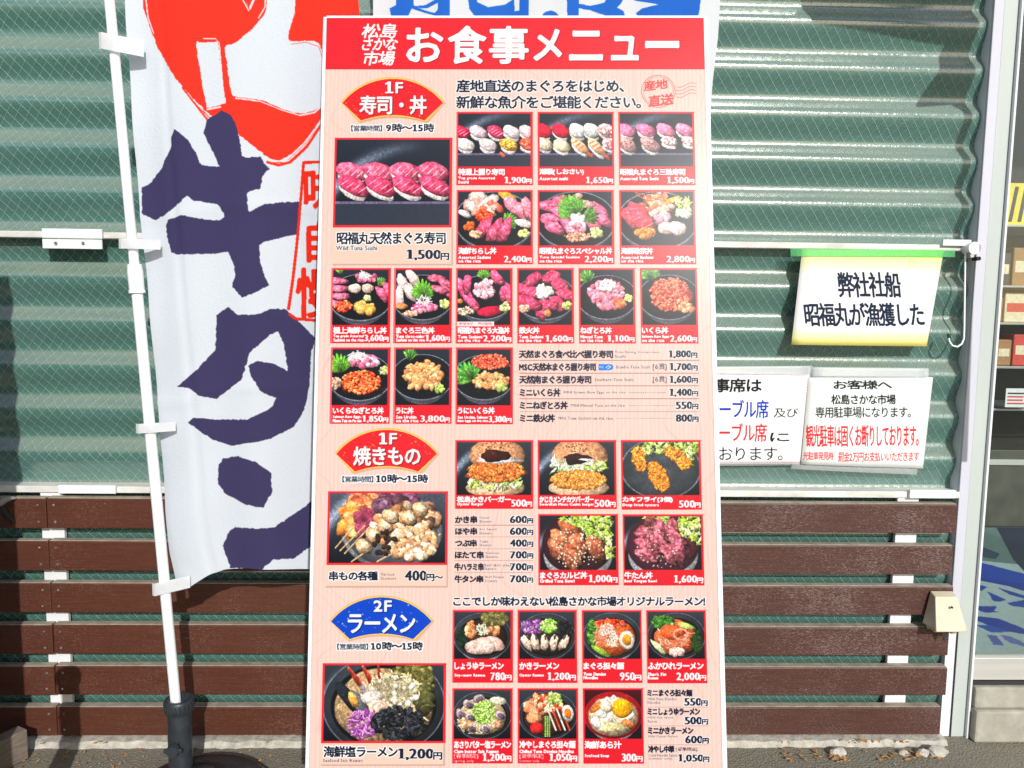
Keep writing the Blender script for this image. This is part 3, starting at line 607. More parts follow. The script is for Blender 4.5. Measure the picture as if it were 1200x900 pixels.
            f.strands(120, .58, .34, .22, .14, 'f0e4c0', .008, .12, 'd8c898'); f.sc(16, .6, .36, .2, .12, 'ecdcb0', .018, .1, .4, 'f8f0d8'); f.blob(.4, .42, .10, .05, -.15, 'f2e0d4', .04); f.blob(.46, .56, .09, .065, .1, 'f4d4c0', .05); f.ring(.46, .56, .05, .04, .008, 'd8987c', .8); f.blob(.77, .43, .026, .026, 0, 'f8f4ec'); f.blob(.73, .3, .024, .024, 0, 'f8f4ec')
            f.strands(130, .33, .78, .12, .11, '8c4090', .007, .09, 'd08ccc'); f.sc(240, .62, .76, .22, .13, '14161a', .013, .3, .5, '33363c', 2.4)
    rs2 = np.random.RandomState(seed+9); n1 = vnoise(h, w, 3.0, rs2, 2)[..., None]; n2 = vnoise(h, w, 9, rs2, 2)[..., None]
    lum = f.a.mean(-1, keepdims=True); k_ = np.clip((lum-.16)*5, 0, 1); f.a = f.a*(1+((n1-.5)*.5+(n2-.5)*.35)*k_)+np.clip(n1-.70, 0, 1)*2.2*np.clip(lum*1.6-.35, 0, 1)
    a = np.clip(f.a, 0, 1); g = a.mean(-1, keepdims=True)
    a = np.clip(g+(a-g)*1.1, 0, 1)
    oy, ox = int((h-h0)*.5), (w-w0)//2
    return np.clip(a[oy:oy+h0, ox:ox+w0]+.02, 0, 1).astype(np.float32)


# ------------------------------------------------------------------ setting: ground and ledges
YW = 2.30                                   # mean plane of the corrugated wall
AMP = .0135
def struct(o): return tag(o, kind='structure')
b = MB(); n = 60
for i in range(1):
    v = [b.b.verts.new(p) for p in ((-60,-80,0),(60,-80,0),(60,30,0),(-60,30,0))]; b.b.faces.new(v)
struct(b.build('ground', M_GROUND))
# the concrete footing under the slats, uneven along its front
b = MB(); pts = []
xs = np.linspace(-1.95, 1.42, 160)
for x in xs: pts.append((x, 2.218+random.uniform(-.005,.005), .0))
top = [b.b.verts.new((x, y+.004, .016+random.uniform(-.003,.003))) for x, y, _ in pts]
bot = [b.b.verts.new((x, y-.012, -.01)) for x, y, _ in pts]
bk = [b.b.verts.new((x, 2.42, .03)) for x, y, _ in pts]
for i in range(len(xs)-1):
    b.b.faces.new((bot[i], bot[i+1], top[i+1], top[i])); b.b.faces.new((top[i], top[i+1], bk[i+1], bk[i]))
struct(b.build('concrete_footing', M_LEDGE))

# ------------------------------------------------------------------ the wall of corrugated sheets
Z = lambda py, y=2.24: at(600, py, y).z
RZ1, RZ2 = Z(282), Z(579)
def prof(z):
    t = ((CREST-z)/.13) % 1
    c = math.cos(math.pi*t/UPF) if t < UPF else -math.cos(math.pi*(t-UPF)/(1-UPF))
    return YW - AMP*c
XR = at(1142, 300, 2.285).x
wall = thing('building_wall', 'shop wall of green wired corrugated sheets with white rails behind the menu board', 'wall', (0, YW, 0))
def sheet(z0, z1, x0=-2.6, x1=XR, dy=0, sh=0):
    b = MB(); nz = int((z1-z0)/.13*26); nx = 40; rows = []
    for j in range(nz+1):
        z = z0+(z1-z0)*j/nz
        rows.append([b.b.verts.new((x0+(x1-x0)*i/nx, prof(z+sh)+dy+.0008*math.sin(i*1.7+j*.05), z+sh)) for i in range(nx+1)])
    for r, q in zip(rows, rows[1:]):
        for i in range(nx):
            f = b.b.faces.new((r[i], r[i+1], q[i+1], q[i])); f.smooth = True
    o = b.build('corrugated_sheet', M_SHEET, wall); o.location.z = -sh
    return o
sheet(RZ1+.004, 3.3); sheet(RZ2+.004, RZ1-.004, dy=.004, sh=-.015); sheet(.03, RZ2-.004, dy=.006, sh=-.04)
MB().box((-2.6, YW+.10, 0), (XR+.03, YW+.13, 3.3)).build('backing_wall', M_BACK, wall)
# rails: a thin lip standing in front of the sheets
for rz, hh in ((RZ1, .009), (RZ2, .010)):
    b = MB()
    for i in range(30):
        pass
    b.box((-2.6, 2.262, rz-hh), (XR-.004, YW+.03, rz+hh), .002).build('rail', M_WHITEOLD, wall)
def clip(px0, px1, py0, py1, y=2.25, lower=None, screws=()):
    a, c = at(px0, py1, y), at(px1, py0, y)
    o = MB().box((a.x, y, a.z), (c.x, 2.261, c.z), .002).build('rail_clip', M_WHITE, wall)
    if lower:
        a2, c2 = at(px0, lower, y+.004), at(px1, py1+.5, y+.004)
        MB().box((a2.x+.002, y+.004, a2.z), (c2.x, 2.2605, a.z-.0015), .001).build('clip_plate', M_WHITE, o).parent = o
    for sx, sy in screws:
        p = at(sx, sy, y+.004); MB().tube([(p.x, p.y-.004, p.z), (p.x, p.y+.001, p.z)], .0045, 10).build('screw', M_STEEL, o)
    return o
clip(49, 119, 268.5, 279, lower=291, screws=((66, 285), (98, 285)))
clip(68, 135, 569, 578.5)
clip(1105, 1139, 281, 288)
clip(1066, 1121, 574.5, 584)

# ------------------------------------------------------------------ slat screen
screen = thing('slat_screen', 'low screen of six rows of dark brown timber slats along the foot of the wall', 'fence', (0, 2.24, 0))
PITCHZ = .1287; T0 = Z(588); HH = .0885
for k in range(6):
    zt = T0 - k*PITCHZ
    for x0, x1, M_, dz in ((-2.3, -1.307, M_SLATL, 0), (-1.3045, -.02, M_SLATL, .001), (-.017, 1.408+random.uniform(-.006,.01), M_SLATR, -.001)):
        yo = random.uniform(-.0015, .0015)
        o = MB().box((x0, 2.24+yo, zt-HH+dz), (x1, 2.268, zt+dz), .002).build('slat', M_, screen)
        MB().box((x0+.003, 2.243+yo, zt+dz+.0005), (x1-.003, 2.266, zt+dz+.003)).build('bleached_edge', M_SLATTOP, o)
    for sx in (-1.33, -1.283):
        for sz in (.018, .068):
            MB().tube([(sx+random.uniform(-.004,.004), 2.2375, zt-sz), (sx, 2.2405, zt-sz)], .0032, 8).build('screw', M_STEEL, screen)
for px in (67.5, 1055):
    p = at(px, 726, 2.27)
    wd = .033
    MB().box((p.x-wd, 2.2685, .03), (p.x+wd, 2.2835, RZ2-.012), .002).build('upright', M_WHITE, screen)

# ------------------------------------------------------------------ right hand post with its trims
post = thing('door_post', 'tall white and grey painted metal post between the corrugated wall and the glass door', 'post', (1.45, 2.2, 0))
pf = 2.262
xA, xB, xC = at(1166, 0, pf).x, at(1178.5, 0, pf).x, at(1196, 0, pf).x
MB().prism([(XR-.006, 2.325, 0), (xA-.001, pf+.010, 0), (xB, pf+.010, 0), (xB, 2.36, 0), (XR-.006, 2.36, 0)], (0, 0, 3.3)).build('side_plate', M_WHITE, post)
MB().box((xA, pf, Z(735)), (xB-.001, pf+.0115, 3.3), .002).build('cover_strip', M_LAV, post)
MB().box((xB+.001, pf+.006, 0), (xC, YW+.06, 3.3), .002).build('post_face', M_POST, post)
MB().box((xC+.001, pf-.006, 0), (xC+.008, YW+.06, 3.3), .0015).build('edge_lip', M_WHITE, post)
MB().box((xB-.0008, pf+.004, 0), (xB+.0008, pf+.02, 3.3)).build('seam', M_DARK, post)

# ------------------------------------------------------------------ glass door, threshold, step and shop interior
XD0, XD1 = xC+.0085, 3.0
ZS0, ZS1 = at(1180, 797, 2.27).z, at(1180, 771, 2.27).z
door = thing('glass_door', 'sliding glass shop door with an aluminium bottom rail beside the white post', 'door', (2.2, 2.3, 0))
MB().box((XD0, 2.27, ZS0), (XD1, 2.31, ZS1), .002).build('bottom_rail', M_ALU, door)
MB().box((XD0, 2.262, ZS0-.012), (XD1, 2.33, ZS0-.002), .001).build('track', M_DARK, door)
M_GLASS = mat('window_glass', (.9,.95,.93), .02, trans=1, spec=.5); M_GLASS.node_tree.nodes['Principled BSDF'].inputs['IOR'].default_value = 1.45
MB().box((XD0, 2.286, ZS1-.002), (XD1, 2.291, 3.2)).build('pane', M_GLASS, door)
stp = MB().box((xC+.010, 2.23, 0), (3.2, 2.6, .105), .008).box((xC+.012, 2.245, .1055), (3.2, 2.6, ZS0-.013), .006)
struct(stp.build('concrete_step', M_CONC))
ZF = ZS0-.004
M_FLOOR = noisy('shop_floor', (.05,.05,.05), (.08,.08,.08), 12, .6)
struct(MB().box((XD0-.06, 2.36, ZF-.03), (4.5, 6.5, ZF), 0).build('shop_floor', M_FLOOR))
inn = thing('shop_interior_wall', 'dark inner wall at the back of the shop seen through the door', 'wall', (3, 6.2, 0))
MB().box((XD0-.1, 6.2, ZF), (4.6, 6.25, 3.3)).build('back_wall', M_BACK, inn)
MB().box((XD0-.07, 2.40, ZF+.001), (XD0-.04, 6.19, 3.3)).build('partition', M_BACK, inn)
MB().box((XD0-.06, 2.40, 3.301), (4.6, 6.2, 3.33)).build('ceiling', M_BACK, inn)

# ------------------------------------------------------------------ the menu board
def unit(v): v = np.array(v, float); return v/np.linalg.norm(v)
BEX = np.array([.99962519, -.02420275, .01279481]); BED = np.array([.00784503, -.19452009, -.98086716])   # across and down the leaning board
BW, BH = .9, 1.735
TL = np.array([.04519512, 1.89561879, .68196315+CAM_H]) - BEX*.45
ALL = set('国')
TEXTS = []
FANS = [('1F', '寿司・丼', '9時～15時', 399.6, 90.4, 'e8242e'), ('1F', '焼きもの', '10時～15時', 392.4, 501.5, 'e8242e'), ('2F', 'ラーメン', '10時～15時', 386.3, 697.7, '0b46c8')]
# x0 y0 x1 y1 photo_bottom kind name name_x1 english price price_x0 row label
TILES = [
 (535,131,624.5,217,195.5,'nigiri10','特選上握り寿司',591,('Top grade Assorted','Sushi'),'1,900',591.5,0,'printed tile of ten assorted nigiri with orange and red roe pieces'),
 (630,131,720,217,195.5,'nigiri_mix','潮騒(しおさい)',684,('Assorted sushi',),'1,650',687,0,'printed tile of assorted nigiri with two striped shrimps'),
 (724.5,131,815,217,195.5,'nigiri_seared','昭福丸まぐろ三昧寿司',802.7,('Assorted Tuna Sushi',),'1,500',782,0,'printed tile of pink tuna nigiri with two seared brown pieces'),
 (535,222.5,624.5,309.5,288,'bowl_mixed','海鮮ちらし丼',581.6,('Assorted Sashimi','on the rice'),'2,400',591,0,'printed tile of a heaped mixed sashimi bowl with orange roe'),
 (630,222.5,720,309.5,288,'bowl_special','昭福丸まぐろスペシャル丼',717,('Tuna Special Sashimi','on the rice'),'2,200',685.5,0,'printed tile of a tuna bowl with pointed green leaves in the middle'),
 (725.5,222.5,816,309.5,288,'bowl_kaisen','海鮮政宗丼',765,('Assorted Sashimi','on the rice'),'2,800',781.5,0,'printed tile of a pale seafood bowl with shrimp whiskers on top'),
 (388.5,314,457,402,381,'b1','極上海鮮ちらし丼',453,('Top grade Assorted','Sashimi on the rice'),'3,600',427.5,0,'printed tile of a bowl with pink slices, scallops, roe and urchin'),
 (462,314,529,402,381,'b2','まぐろ三色丼',509,('Tuna three-color','Sashimi on the rice'),'1,600',499,0,'printed tile of a three colour tuna bowl with a fan of green leaf'),
 (534.5,314,600.7,402.5,381,'b3','昭福丸まぐろ大漁丼',597,('Tuna Sashimi','on the rice'),'2,200',566.5,0,'printed tile of a bowl with red tuna slabs round pink minced tuna'),
 (606,314,673,402.5,381,'b4','鉄火丼',632,('Tuna Sashimi','on the rice'),'1,600',639.5,0,'printed tile of red tuna slices round a white grated mound'),
 (678,314,745,402.5,381,'b5','ねぎとろ丼',716.5,('Minced Tuna','on the rice'),'1,100',712,0,'printed tile of a round mound of pink minced tuna'),
 (750,314,818.5,402.5,381,'b6','いくら丼',782.7,('Salmon Raw Eggs','on the rice'),'2,600',785.5,0,'printed tile of a bowl filled with red salmon roe only'),
 (388,407,456.5,496.5,475,'b7','いくらねぎとろ丼',449.5,('Salmon Raw Eggs,','Minced Tuna on the rice'),'1,850',425,0,'printed tile of salmon roe and minced tuna with a bright leaf'),
 (462,407,529,496.5,475,'b8','うに丼',484.4,('Sea Urchin','on the rice'),'3,800',493,0,'printed tile of a bowl heaped with tan sea urchin'),
 (534.3,407,601,497,475,'b9','うにいくら丼',579.5,('Sea Urchin, Salmon','Raw Eggs on the rice'),'3,300',573,0,'printed tile of sea urchin and red roe side by side'),
 (533.5,515.5,625,596,580,'burger1','松島かきバーガー',598.5,('Oyster Burger',),'500',599.5,1,'printed tile of a burger with a crumbed oyster patty'),
 (630,515.5,723,596.3,580,'burger2','かじきメンチカツバーガー',695.5,('Swordfish Mince Cutlet burger',),'500',697,1,'printed tile of a burger with lettuce above the crumbed cutlet'),
 (727.3,515.5,822.5,597,580.5,'fry','カキフライ(3個)',788,('Deep fried oysters',),'500',796,1,'printed tile of three fried oysters on a dark plate'),
 (630.7,602,725,685.5,668,'grill','まぐろカルビ丼',688,('Grilled Tuna Bowl',),'1,000',690,2,'printed tile of grilled brown tuna slices with lettuce'),
 (729.5,602.5,825.5,686,668,'tongue','牛たん丼',764.5,('Beef Tongue Bowl',),'1,600',790,2,'printed tile of dark red beef tongue slices in a white bowl'),
 (530.5,714.5,601,800,772,'soy','しょうゆラーメン',590,('Soy-sauce Ramen',),'780',575,3,'printed tile of soy sauce ramen with pale round pork slices'),
 (606.5,714.5,676.5,800,772,'oyster','かきラーメン',655,('Oyster Ramen',),'1,200',642,3,'printed tile of ramen with five oysters and chopped green onion'),
 (681.7,714.5,753,800,772,'tantan','まぐろ担々麺',731,('Tuna Dandan','Noodles'),'950',726.7,3,'printed tile of red spicy noodles with half a boiled egg'),
 (757,714.5,829,800.3,772,'shark','ふかひれラーメン',824,('Shark Fin','Ramen'),'2,000',793,3,'printed tile of orange shark fin ramen with green stalks'),
 (530,806,601,894.5,866,'clam','あさりバター塩ラーメン',598.6,('Clam butter Salt Ramen',),'1,200',566,4,'printed tile of clam ramen with chopped green onion'),
 (606.5,806,678,894.5,866,'chilled','冷やしまぐろ担々麺',674,('Chilled Tuna Dandan Noodles',),'1,050',644,5,'printed tile of chilled noodles with crab sticks and tomato'),
 (683,806,754.7,894.8,866,'soup','海鮮あら汁',728,('Seafood Soup',),'300',729,6,'printed tile of seafood soup with a yellow egg yolk in a red bowl'),
]
BIG = [(392.5,161.5,529.5,266.5,'nigiri8',389.6,528.8,309,'large printed tile of eight pink tuna nigiri on a black tray'),
       (384.5,575.5,524.3,662,'skewers',381.3,523,686.5,'large printed tile of a plate of grilled skewers'),
       (378.3,777,522,870.6,'seafood',375.5,519.5,895.5,'large printed tile of seafood ramen with crab legs and a mussel')]
LIST1 = [('天然まぐろ食べ比べ握り寿司',608.5,718,415,('Tuna Eating Comparison','Sushi'),720.5,773,'1,800',784,None),
 ('MSC天然本まぐろ握り寿司',608.5,698,430,('Bluefin Tuna Sushi',),722,762,'1,700',785,'[6貫]'),
 ('天然南まぐろ握り寿司',608.8,692.5,444.8,('Southern Tuna Sushi',),697,742,'1,600',785,'[6貫]'),
 ('ミニいくら丼',609.3,656.5,460,('MINI Salmon Raw Eggs on the rice',),661,733,'1,400',785,(737,780)),
 ('ミニねぎとろ丼',609.3,665,475,('MINI Minced Tuna on the rice',),669,732,'550',792.5,(737,790)),
 ('ミニ鉄火丼',609.3,650,490,('MINI Tuna Sashimi on the rice',),654,718,'800',792.5,(723,790))]
LIST2 = [('かき串',533.5,559,608.8,('Oyster','Skewers'),562,'600'),('ほや串',533.7,559,622.5,('Sea Squirt','Skewers'),562,'600'),('つぶ串',533.7,558.5,636.4,('Tsubu','Skewers'),562,'400'),
 ('ほたて串',533.4,566.5,650.2,('Scallops','Skewers'),569,'700'),('牛ハラミ串',533,566.5,664.2,('Beef skirt steak','Skewers'),567.5,'700'),('牛タン串',533,566,678.4,('Beef Tongue','Skewers'),568.5,'700')]
LIST3 = [('ミニまぐろ担々麺',758.8,811,811.8,('MINI Tuna Dandan','Noodles'),'550',802.5),('ミニしょうゆラーメン',759,820,833.8,('MINI Soy sauce','Ramen'),'500',803),
 ('ミニかきラーメン',759.5,812,856,('MINI Oyster Ramen',),'600',803.5),('冷やし中華',760,790,877.8,('Cold Noodle Salads','[summer only]'),'1,050',795)]
for q in FANS: ALL |= set(q[0]+q[1]+q[2])
for q in TILES: ALL |= set(q[6]+''.join(q[8])+q[9])
for q in LIST1: ALL |= set(q[0]+''.join(q[4])+q[7])
for q in LIST2: ALL |= set(q[0]+''.join(q[4])+q[6])
for q in LIST3: ALL |= set(q[0]+''.join(q[4])+q[5])
ALL |= set('松島さかな市場お食事メニュー産地直送のまぐろをはじめ、新鮮な魚介をご堪能ください。【営業時間】昭福丸天然まぐろ寿司Wild Tuna Sushi1,500円串もの各種Various Skewers400円～海鮮塩ラーメンSeafood Salt Ramen1,200'
           'ここでしか味わえない松島さかな市場オリジナルラーメン!春季限定夏数量売切御免springonlysummer[6貫]弊社社船昭福丸が漁獲したお客様へ専用駐車場になります。観光駐車は固くお断りしております。'
           '観光駐車発見時罰金2万円お支払いいただきます事席はテーブル席及びにております日味自慢寿司浜焼')
load_glyphs(ALL)
custom_one()
EM = GL['国'][0][:, 0].max()-GL['国'][0][:, 0].min()+.10
B = Canvas(TL, BEX, BED, BW, BH, 1500, K('f2d6cb'))
# wood grain of the backing print
rs = np.random.RandomState(3)
g = vnoise(B.H//6+1, B.W, 5, rs, 2)[:, :]; g = np.repeat(vnoise(14, B.W, 3.2, rs, 2), B.H//14+1, 0)[:B.H]
wv = vnoise(B.H, B.W, 260, rs, 2); t_ = np.abs(((np.arange(B.W)[None, :]/46.+wv*7) % 1)-.5)
B.a *= (1-.05*g[..., None]); B.a *= (1-np.array([.02, .10, .10])*np.clip(1-t_/.05, 0, 1)[..., None]*.8)
B.a *= (1-np.array([.0, .035, .04])*(((np.arange(B.W)//7) % 2)[None, :, None]))
B.a = blur(B.a[:, :, :], .7).astype(np.float32)
def yen(s, x0, x1, y0, y1, col, halo=None, b=(.9, .3), tail='円'):
    h = y1-y0; yw = h*.78 if tail == '円' else h*1.6
    B.text(s, x0, y0, x1-yw-.4, y1+(.8 if ',' in s else 0), col, bold=b[1]+.4, bx=b[0]+.9, halo=halo, hw=2.2)
    B.text(tail, x1-yw, y0+h*.34, x1, y1, col, bold=1.2, halo=halo, hw=2)
# header
B.rect(340, 10, 870, 81, K('ea2834'))
for s, x0, y0, x1, y1 in (('松島',425,28,465.5,44.5),('さかな',425,44.5,465.5,59),('市場',426,60,462.5,76.5)): B.text(s, x0, y0, x1, y1, WHT, bold=1.6, soft=1.0, slant=.1)
for s, x0, y0, x1, y1 in (('お',477,33.5,518.5,72),('食',526,31,569,74),('事',574,31.5,618.5,74),('メ',626,35,657.5,70.5),('ニ',668,37,705.5,70),('ュ',717,43,747.5,70),('ー',757,49,795,55.5)):
    B.text(s, x0, y0, x1, y1, WHT, bold=3.6, soft=2.0, shadow=K('8c1c28'))
B.text('産地直送のまぐろをはじめ、', 535, 93.5, 731, 108, NAVY, bold=1.7, halo=WHT, hw=3)
B.text('新鮮な魚介をご堪能ください。', 535, 112.5, 751, 127, NAVY, bold=1.7, halo=WHT, hw=3)
# round postmark
c_ = B.m(771.5, 107); ST = K('e04848')
for r_, wd in ((59, 2.), (53, 1.2)):
    th = np.linspace(0, 2*math.pi, 60); 
    for a_, b_ in zip(th, th[1:]): B.poly([(c_[0]+(r_+k)*math.cos(t), c_[1]+(r_+k)*math.sin(t)) for k, t in ((-wd/2, a_), (wd/2, a_), (wd/2, b_+.02), (-wd/2, b_+.02))], ST, raw=True)
B.text('産地', 755, 95.5, 782, 107, ST, bold=1.4, dy=-3.5); B.text('直送', 760, 112.5, 789, 125.5, ST, bold=1.4, dy=-3.5)
for k in range(4):
    B.line([(792+i*2, 101.5+k*4+1.6*math.sin(i*.55)-i*.33) for i in range(13)], 1.6, ST)
# fans
def fan_pts(x0, y0, inset=0):
    cx, R1 = x0+60.7, 78-inset; cy = y0+78; a1 = math.radians(51)
    out = [(cx+R1*math.sin(a), cy-R1*math.cos(a)) for a in np.linspace(-a1, a1, 22)]
    k = 1.35 if inset == 0 else 1.35
    bx, by = 39.5-inset*1.1, 53-inset*.9
    inn_ = [(cx+bx*t, y0+by-(6.5)*(1-t*t)) for t in np.linspace(1, -1, 14)]
    return out+inn_
FANP = []
for a_, b_, c3, x0, y0, col in FANS:
    B.poly([(x+1.5, y+1.5) for x, y in fan_pts(x0, y0)], K('c89c86'), al=.6); B.poly(fan_pts(x0, y0), K('f2b640' if 'b4' not in col else 'f2b640')); B.poly(fan_pts(x0, y0, 1.0), K('f8d070')); P = fan_pts(x0, y0, 2.2); B.poly(P, K(col))
    mk, mx_, my_ = B.poly(P, None, mask_only=True)
    for _ in range(64):
        x, y = rs.randint(0, mk.shape[1]-8), rs.randint(0, mk.shape[0]-8)
        if mk[y, x] and mk[y+6, x+6]: B.paint(np.ones((rs.randint(1, 6), rs.randint(1, 6))), mx_+x, my_+y, K('f2b84a' if col != '0b46c8' else 'f4eedc'), rs.uniform(.5, 1))
    sh = K('60141c') if col != '0b46c8' else K('081c5c')
    B.text(a_, x0+52, y0+6, x0+72.5, y0+18.5, WHT, bold=1.8, shadow=sh)
    n_ = 22; B.text(b_, x0+n_, y0+22, x0+121-n_+1, y0+43.5, WHT, bold=1.9, shadow=sh)
    ww = 0 if '9時' in c3 else 3
    B.text('【営業時間】', x0+12-ww, y0+56.5, x0+48-ww, y0+63.5, K('2a3248'), bold=.9, halo=WHT, hw=3.2)
    B.text(c3, x0+53-ww*1.5, y0+54.5, x0+109, y0+64, NAVY, bold=1.6, halo=WHT, hw=3.6)
# big pictures with their cards
CARD = K('f3cbb9')
for i, (x0, y0, x1, y1, kd, cx0, cx1, cy1, lb) in enumerate(BIG):
    B.rect(cx0+1, y1, cx1+2, cy1+2, K('c09a8a'), .7); B.rect(cx0, y1-4, cx1, cy1, CARD)
    B.rect(x0, y0, x1, y1, K('f02a38'))
    a_, b_ = B.m(x0+2.5, y0+2.5), B.m(x1-2.5, y1-2.2); w_, h_ = [int(q) for q in b_-a_]
    B.paint(np.ones((h_, w_)), int(a_[0]), int(a_[1]), cook(kd, w_, h_, 5+i))
B.text('昭福丸天然まぐろ寿司', 395, 272, 522, 286, NAVY, bold=1.6, soft=.5, halo=WHT, hw=3); B.text('Wild Tuna Sushi', 394, 288, 442, 293.2, K('3a4658'), bold=.9, halo=WHT, hw=2.5)
yen('1,500', 477, 526, 292.5, 304.5, NAVY, WHT, (1.8, .4))
B.text('串もの各種', 386, 669.5, 442.5, 680, NAVY, bold=1.5, soft=.5, halo=WHT, hw=3); B.text('Various', 446, 671, 462, 674.5, K('4a5668'), bold=.7); B.text('Skewers', 446, 676, 464, 679.3, K('4a5668'), bold=.7)
yen('400', 475, 519, 668.5, 680.5, NAVY, WHT, (1.7, .4), '円～')
B.text('海鮮塩ラーメン', 379.5, 874.5, 466, 887, NAVY, bold=1.6, soft=.5, halo=WHT, hw=3); B.text('Seafood Salt Ramen', 378.5, 889.3, 425, 892.8, K('36486a'), bold=.7)
yen('1,200', 467, 518, 877, 890, NAVY, WHT, (1.9, .4))
# tiles
for i, (x0, y0, x1, y1, pb, kd, nm, nx, en, pr, px0, row, lb) in enumerate(TILES):
    B.rect(x0, y0, x1, y1, K('e41e2e')); B.rect(x0, y0, x0+.8, y1, K('f4606a')); B.rect(x0, y0, x1, y0+.8, K('f4606a'))
    a_, b_ = B.m(x0+2.3, y0+2.6), B.m(x1-2.3, pb); w_, h_ = [int(q) for q in b_-a_]
    B.paint(np.ones((h_, w_)), int(a_[0]), int(a_[1]), cook(kd, w_, h_, 30+i))
    xl = x0+2.3; two = len(en) == 2
    J = {0: (2.4, 9.8), 1: (1.6, 8.4), 2: (2.2, 9.8), 3: (4.2, 12), 4: (2, 10.3), 5: (2, 10.3), 6: (2.4, 10.8)}[row]
    B.text(nm, xl, pb+J[0], nx, pb+J[1], WHT, bold=1.45, soft=.4)
    ew = lambda s: min(len(s)*2.35, (px0 if row in (0, 3, 6) else x1)-xl-1.5)
    if row == 0:
        ys = ((-9.6, -6.1), (-5.3, -1.9)) if two else ((-9.6, -5.8),)
    elif row == 1: ys = ((-7, -3.2),)
    elif row == 2: ys = ((-6.8, -3),)
    elif row == 3: ys = ((-12, -8.7), (-7.8, -4.4)) if two else ((-10.5, -6.8),)
    elif row in (4, 5): ys = ((-16, -12.5),)
    else: ys = ((-11, -7.2),)
    for s, (ya, yb) in zip(en, ys): B.text(s, xl, y1+ya, xl+min(ew(s), (px0-xl-1.2) if row in (1, 2, 0, 3) else 99), y1+yb, WHT, bold=1.0)
    if row in (4, 5):
        B.text('[春季限定]' if row == 4 else '[夏季限定]', xl, y1-11.8, xl+28, y1-5.6, WHT, bold=.7); B.text('spring only' if row == 4 else 'summer only', xl, y1-4.5, xl+23, y1-1, WHT, bold=.3)
    py = {0: (-9.7, -1.9), 1: (-10.8, -2.4), 2: (-12, -3), 3: (-12.3, -3), 4: (-12, -2.6), 5: (-12, -2.6), 6: (-12, -2.6)}[row]
    yen(pr, px0, x1-1.8, y1+py[0], y1+py[1], WHT, None, (.95, .3))
B.rect(535.5, 377, 579, 382.5, WHT); B.text('[数量限定・売切御免]', 536.5, 377.6, 578, 382, K('e02838'), bold=.4)
B.text('・季節・漁模様により', 779, 290.5, 808, 293.5, K('fdeef0')) if False else None
# price lists
for i, (nm, xa, xb, yc, en, ea, eb, pr, px0, ex_) in enumerate(LIST1):
    B.text(nm, xa, yc-4.4, xb, yc+4.4, NAVY, bold=1.4, soft=.4)
    for k, s in enumerate(en):
        yy = yc-1.7 if len(en) == 1 else yc-3.8+k*4.6
        B.text(s, ea, yy, eb if k == 0 else ea+13, yy+3.4, K('4c566c'), bold=.7)
    yen(pr, px0, 817+i*.3, yc-4.6, yc+4.2, NAVY, WHT, (1.2, .3))
    if isinstance(ex_, str): B.text(ex_, 765, yc-4, 781, yc+4, K('30384e'))
    elif ex_:
        for x in np.arange(ex_[0], ex_[1], 2.1): B.rect(x, yc-.3, x+.9, yc+.5, K('6c7488'))
    if i < 5: B.rect(608.5, yc+7, 819, yc+7.45, K('8a5c5c'))
B.poly([(701.5,426.5),(714,426.5),(717.5,427.2),(719,430),(717.5,433),(714,433.7),(701.5,433.7)], K('1878e0')); B.line([(710,431),(713,428.5),(716,429.5),(712,432.5)], 2, WHT); B.text('MSC', 702.5, 428.8, 708, 431.6, WHT)
for i, (nm, xa, xb, yc, en, ea, pr) in enumerate(LIST2):
    B.text(nm, xa, yc-4, xb, yc+4, NAVY, bold=1.6, soft=.5)
    for k, s in enumerate(en): B.text(s, ea, yc-3.6+k*4.2, ea+len(s)*2., yc-.6+k*4.2, K('4c566c'), bold=.7)
    yen(pr, 598, 624.6, yc-4.4, yc+4.2, NAVY, WHT, (1.2, .3))
    if i < 5: B.rect(532.5, yc+6.3, 625, yc+6.75, K('a06c6a'))
B.text('ここでしか味わえない松島さかな市場オリジナルラーメン!', 531.5, 699, 826, 710, NAVY, bold=1.6, halo=WHT, hw=2.8)
for i, (nm, xa, xb, yc, en, pr, px0) in enumerate(LIST3):
    B.text(nm, xa, yc-3.8, xb, yc+3.8, NAVY, bold=1.4, soft=.4)
    for k, s in enumerate(en): B.text(s, xa+.3, yc+5.6+k*4.2, xa+.3+min(len(s)*2.1, 34), yc+8.6+k*4.2, K('4c566c'), bold=.7)
    yen(pr, px0, 829+i*.7, yc+6, yc+15, NAVY, WHT, (1.3, .3))
    if i < 3: B.rect(759, yc+16.4, 830+i*.7, yc+16.9, K('a06c6a'))
B.text('[夏季限定]', 792, 875.5, 817, 880.5, NAVY, bold=.5)
M_BOARD = m_print('printed_menu', B.image('menu_print'), .30, .70, bump=(900, .05, .0004), spec=.11)
board = thing('menu_board', 'tall pink and red menu board covered with food pictures and prices', 'menu board', tuple(TL+BED*BH+BEX*.45))
Nf = Vector(B.n)*-1 if B.n[1] > 0 else Vector(B.n)            # towards the viewer
EX, ED = Vector(BEX), Vector(BED)
def bq(u, v, off=0): return Vector(TL)+EX*u+ED*v+Nf*off
def slab(name, u0, v0, u1, v1, t0, t1, M_, uv=True, label=None, bev=0, parent=None):
    mb = MB().obox(bq((u0+u1)/2, (v0+v1)/2, (t0+t1)/2), EX*(u1-u0)/2, ED*(v1-v0)/2, Nf*(t1-t0)/2, bev)
    o = mb.build(name, M_, parent or board, (lambda co: B.uv(co)) if uv else None)
    if label: o['label'] = label
    return o
pu = lambda x, y: tuple(B.m(x, y)/B.res)
slab('panel', .004, .003, BW-.004, BH-.003, -.008, 0, M_BOARD)
M_EDGE = noisy('white_edge_trim', (.66,.68,.70), (.78,.80,.82), 30, .35, bump=.1)
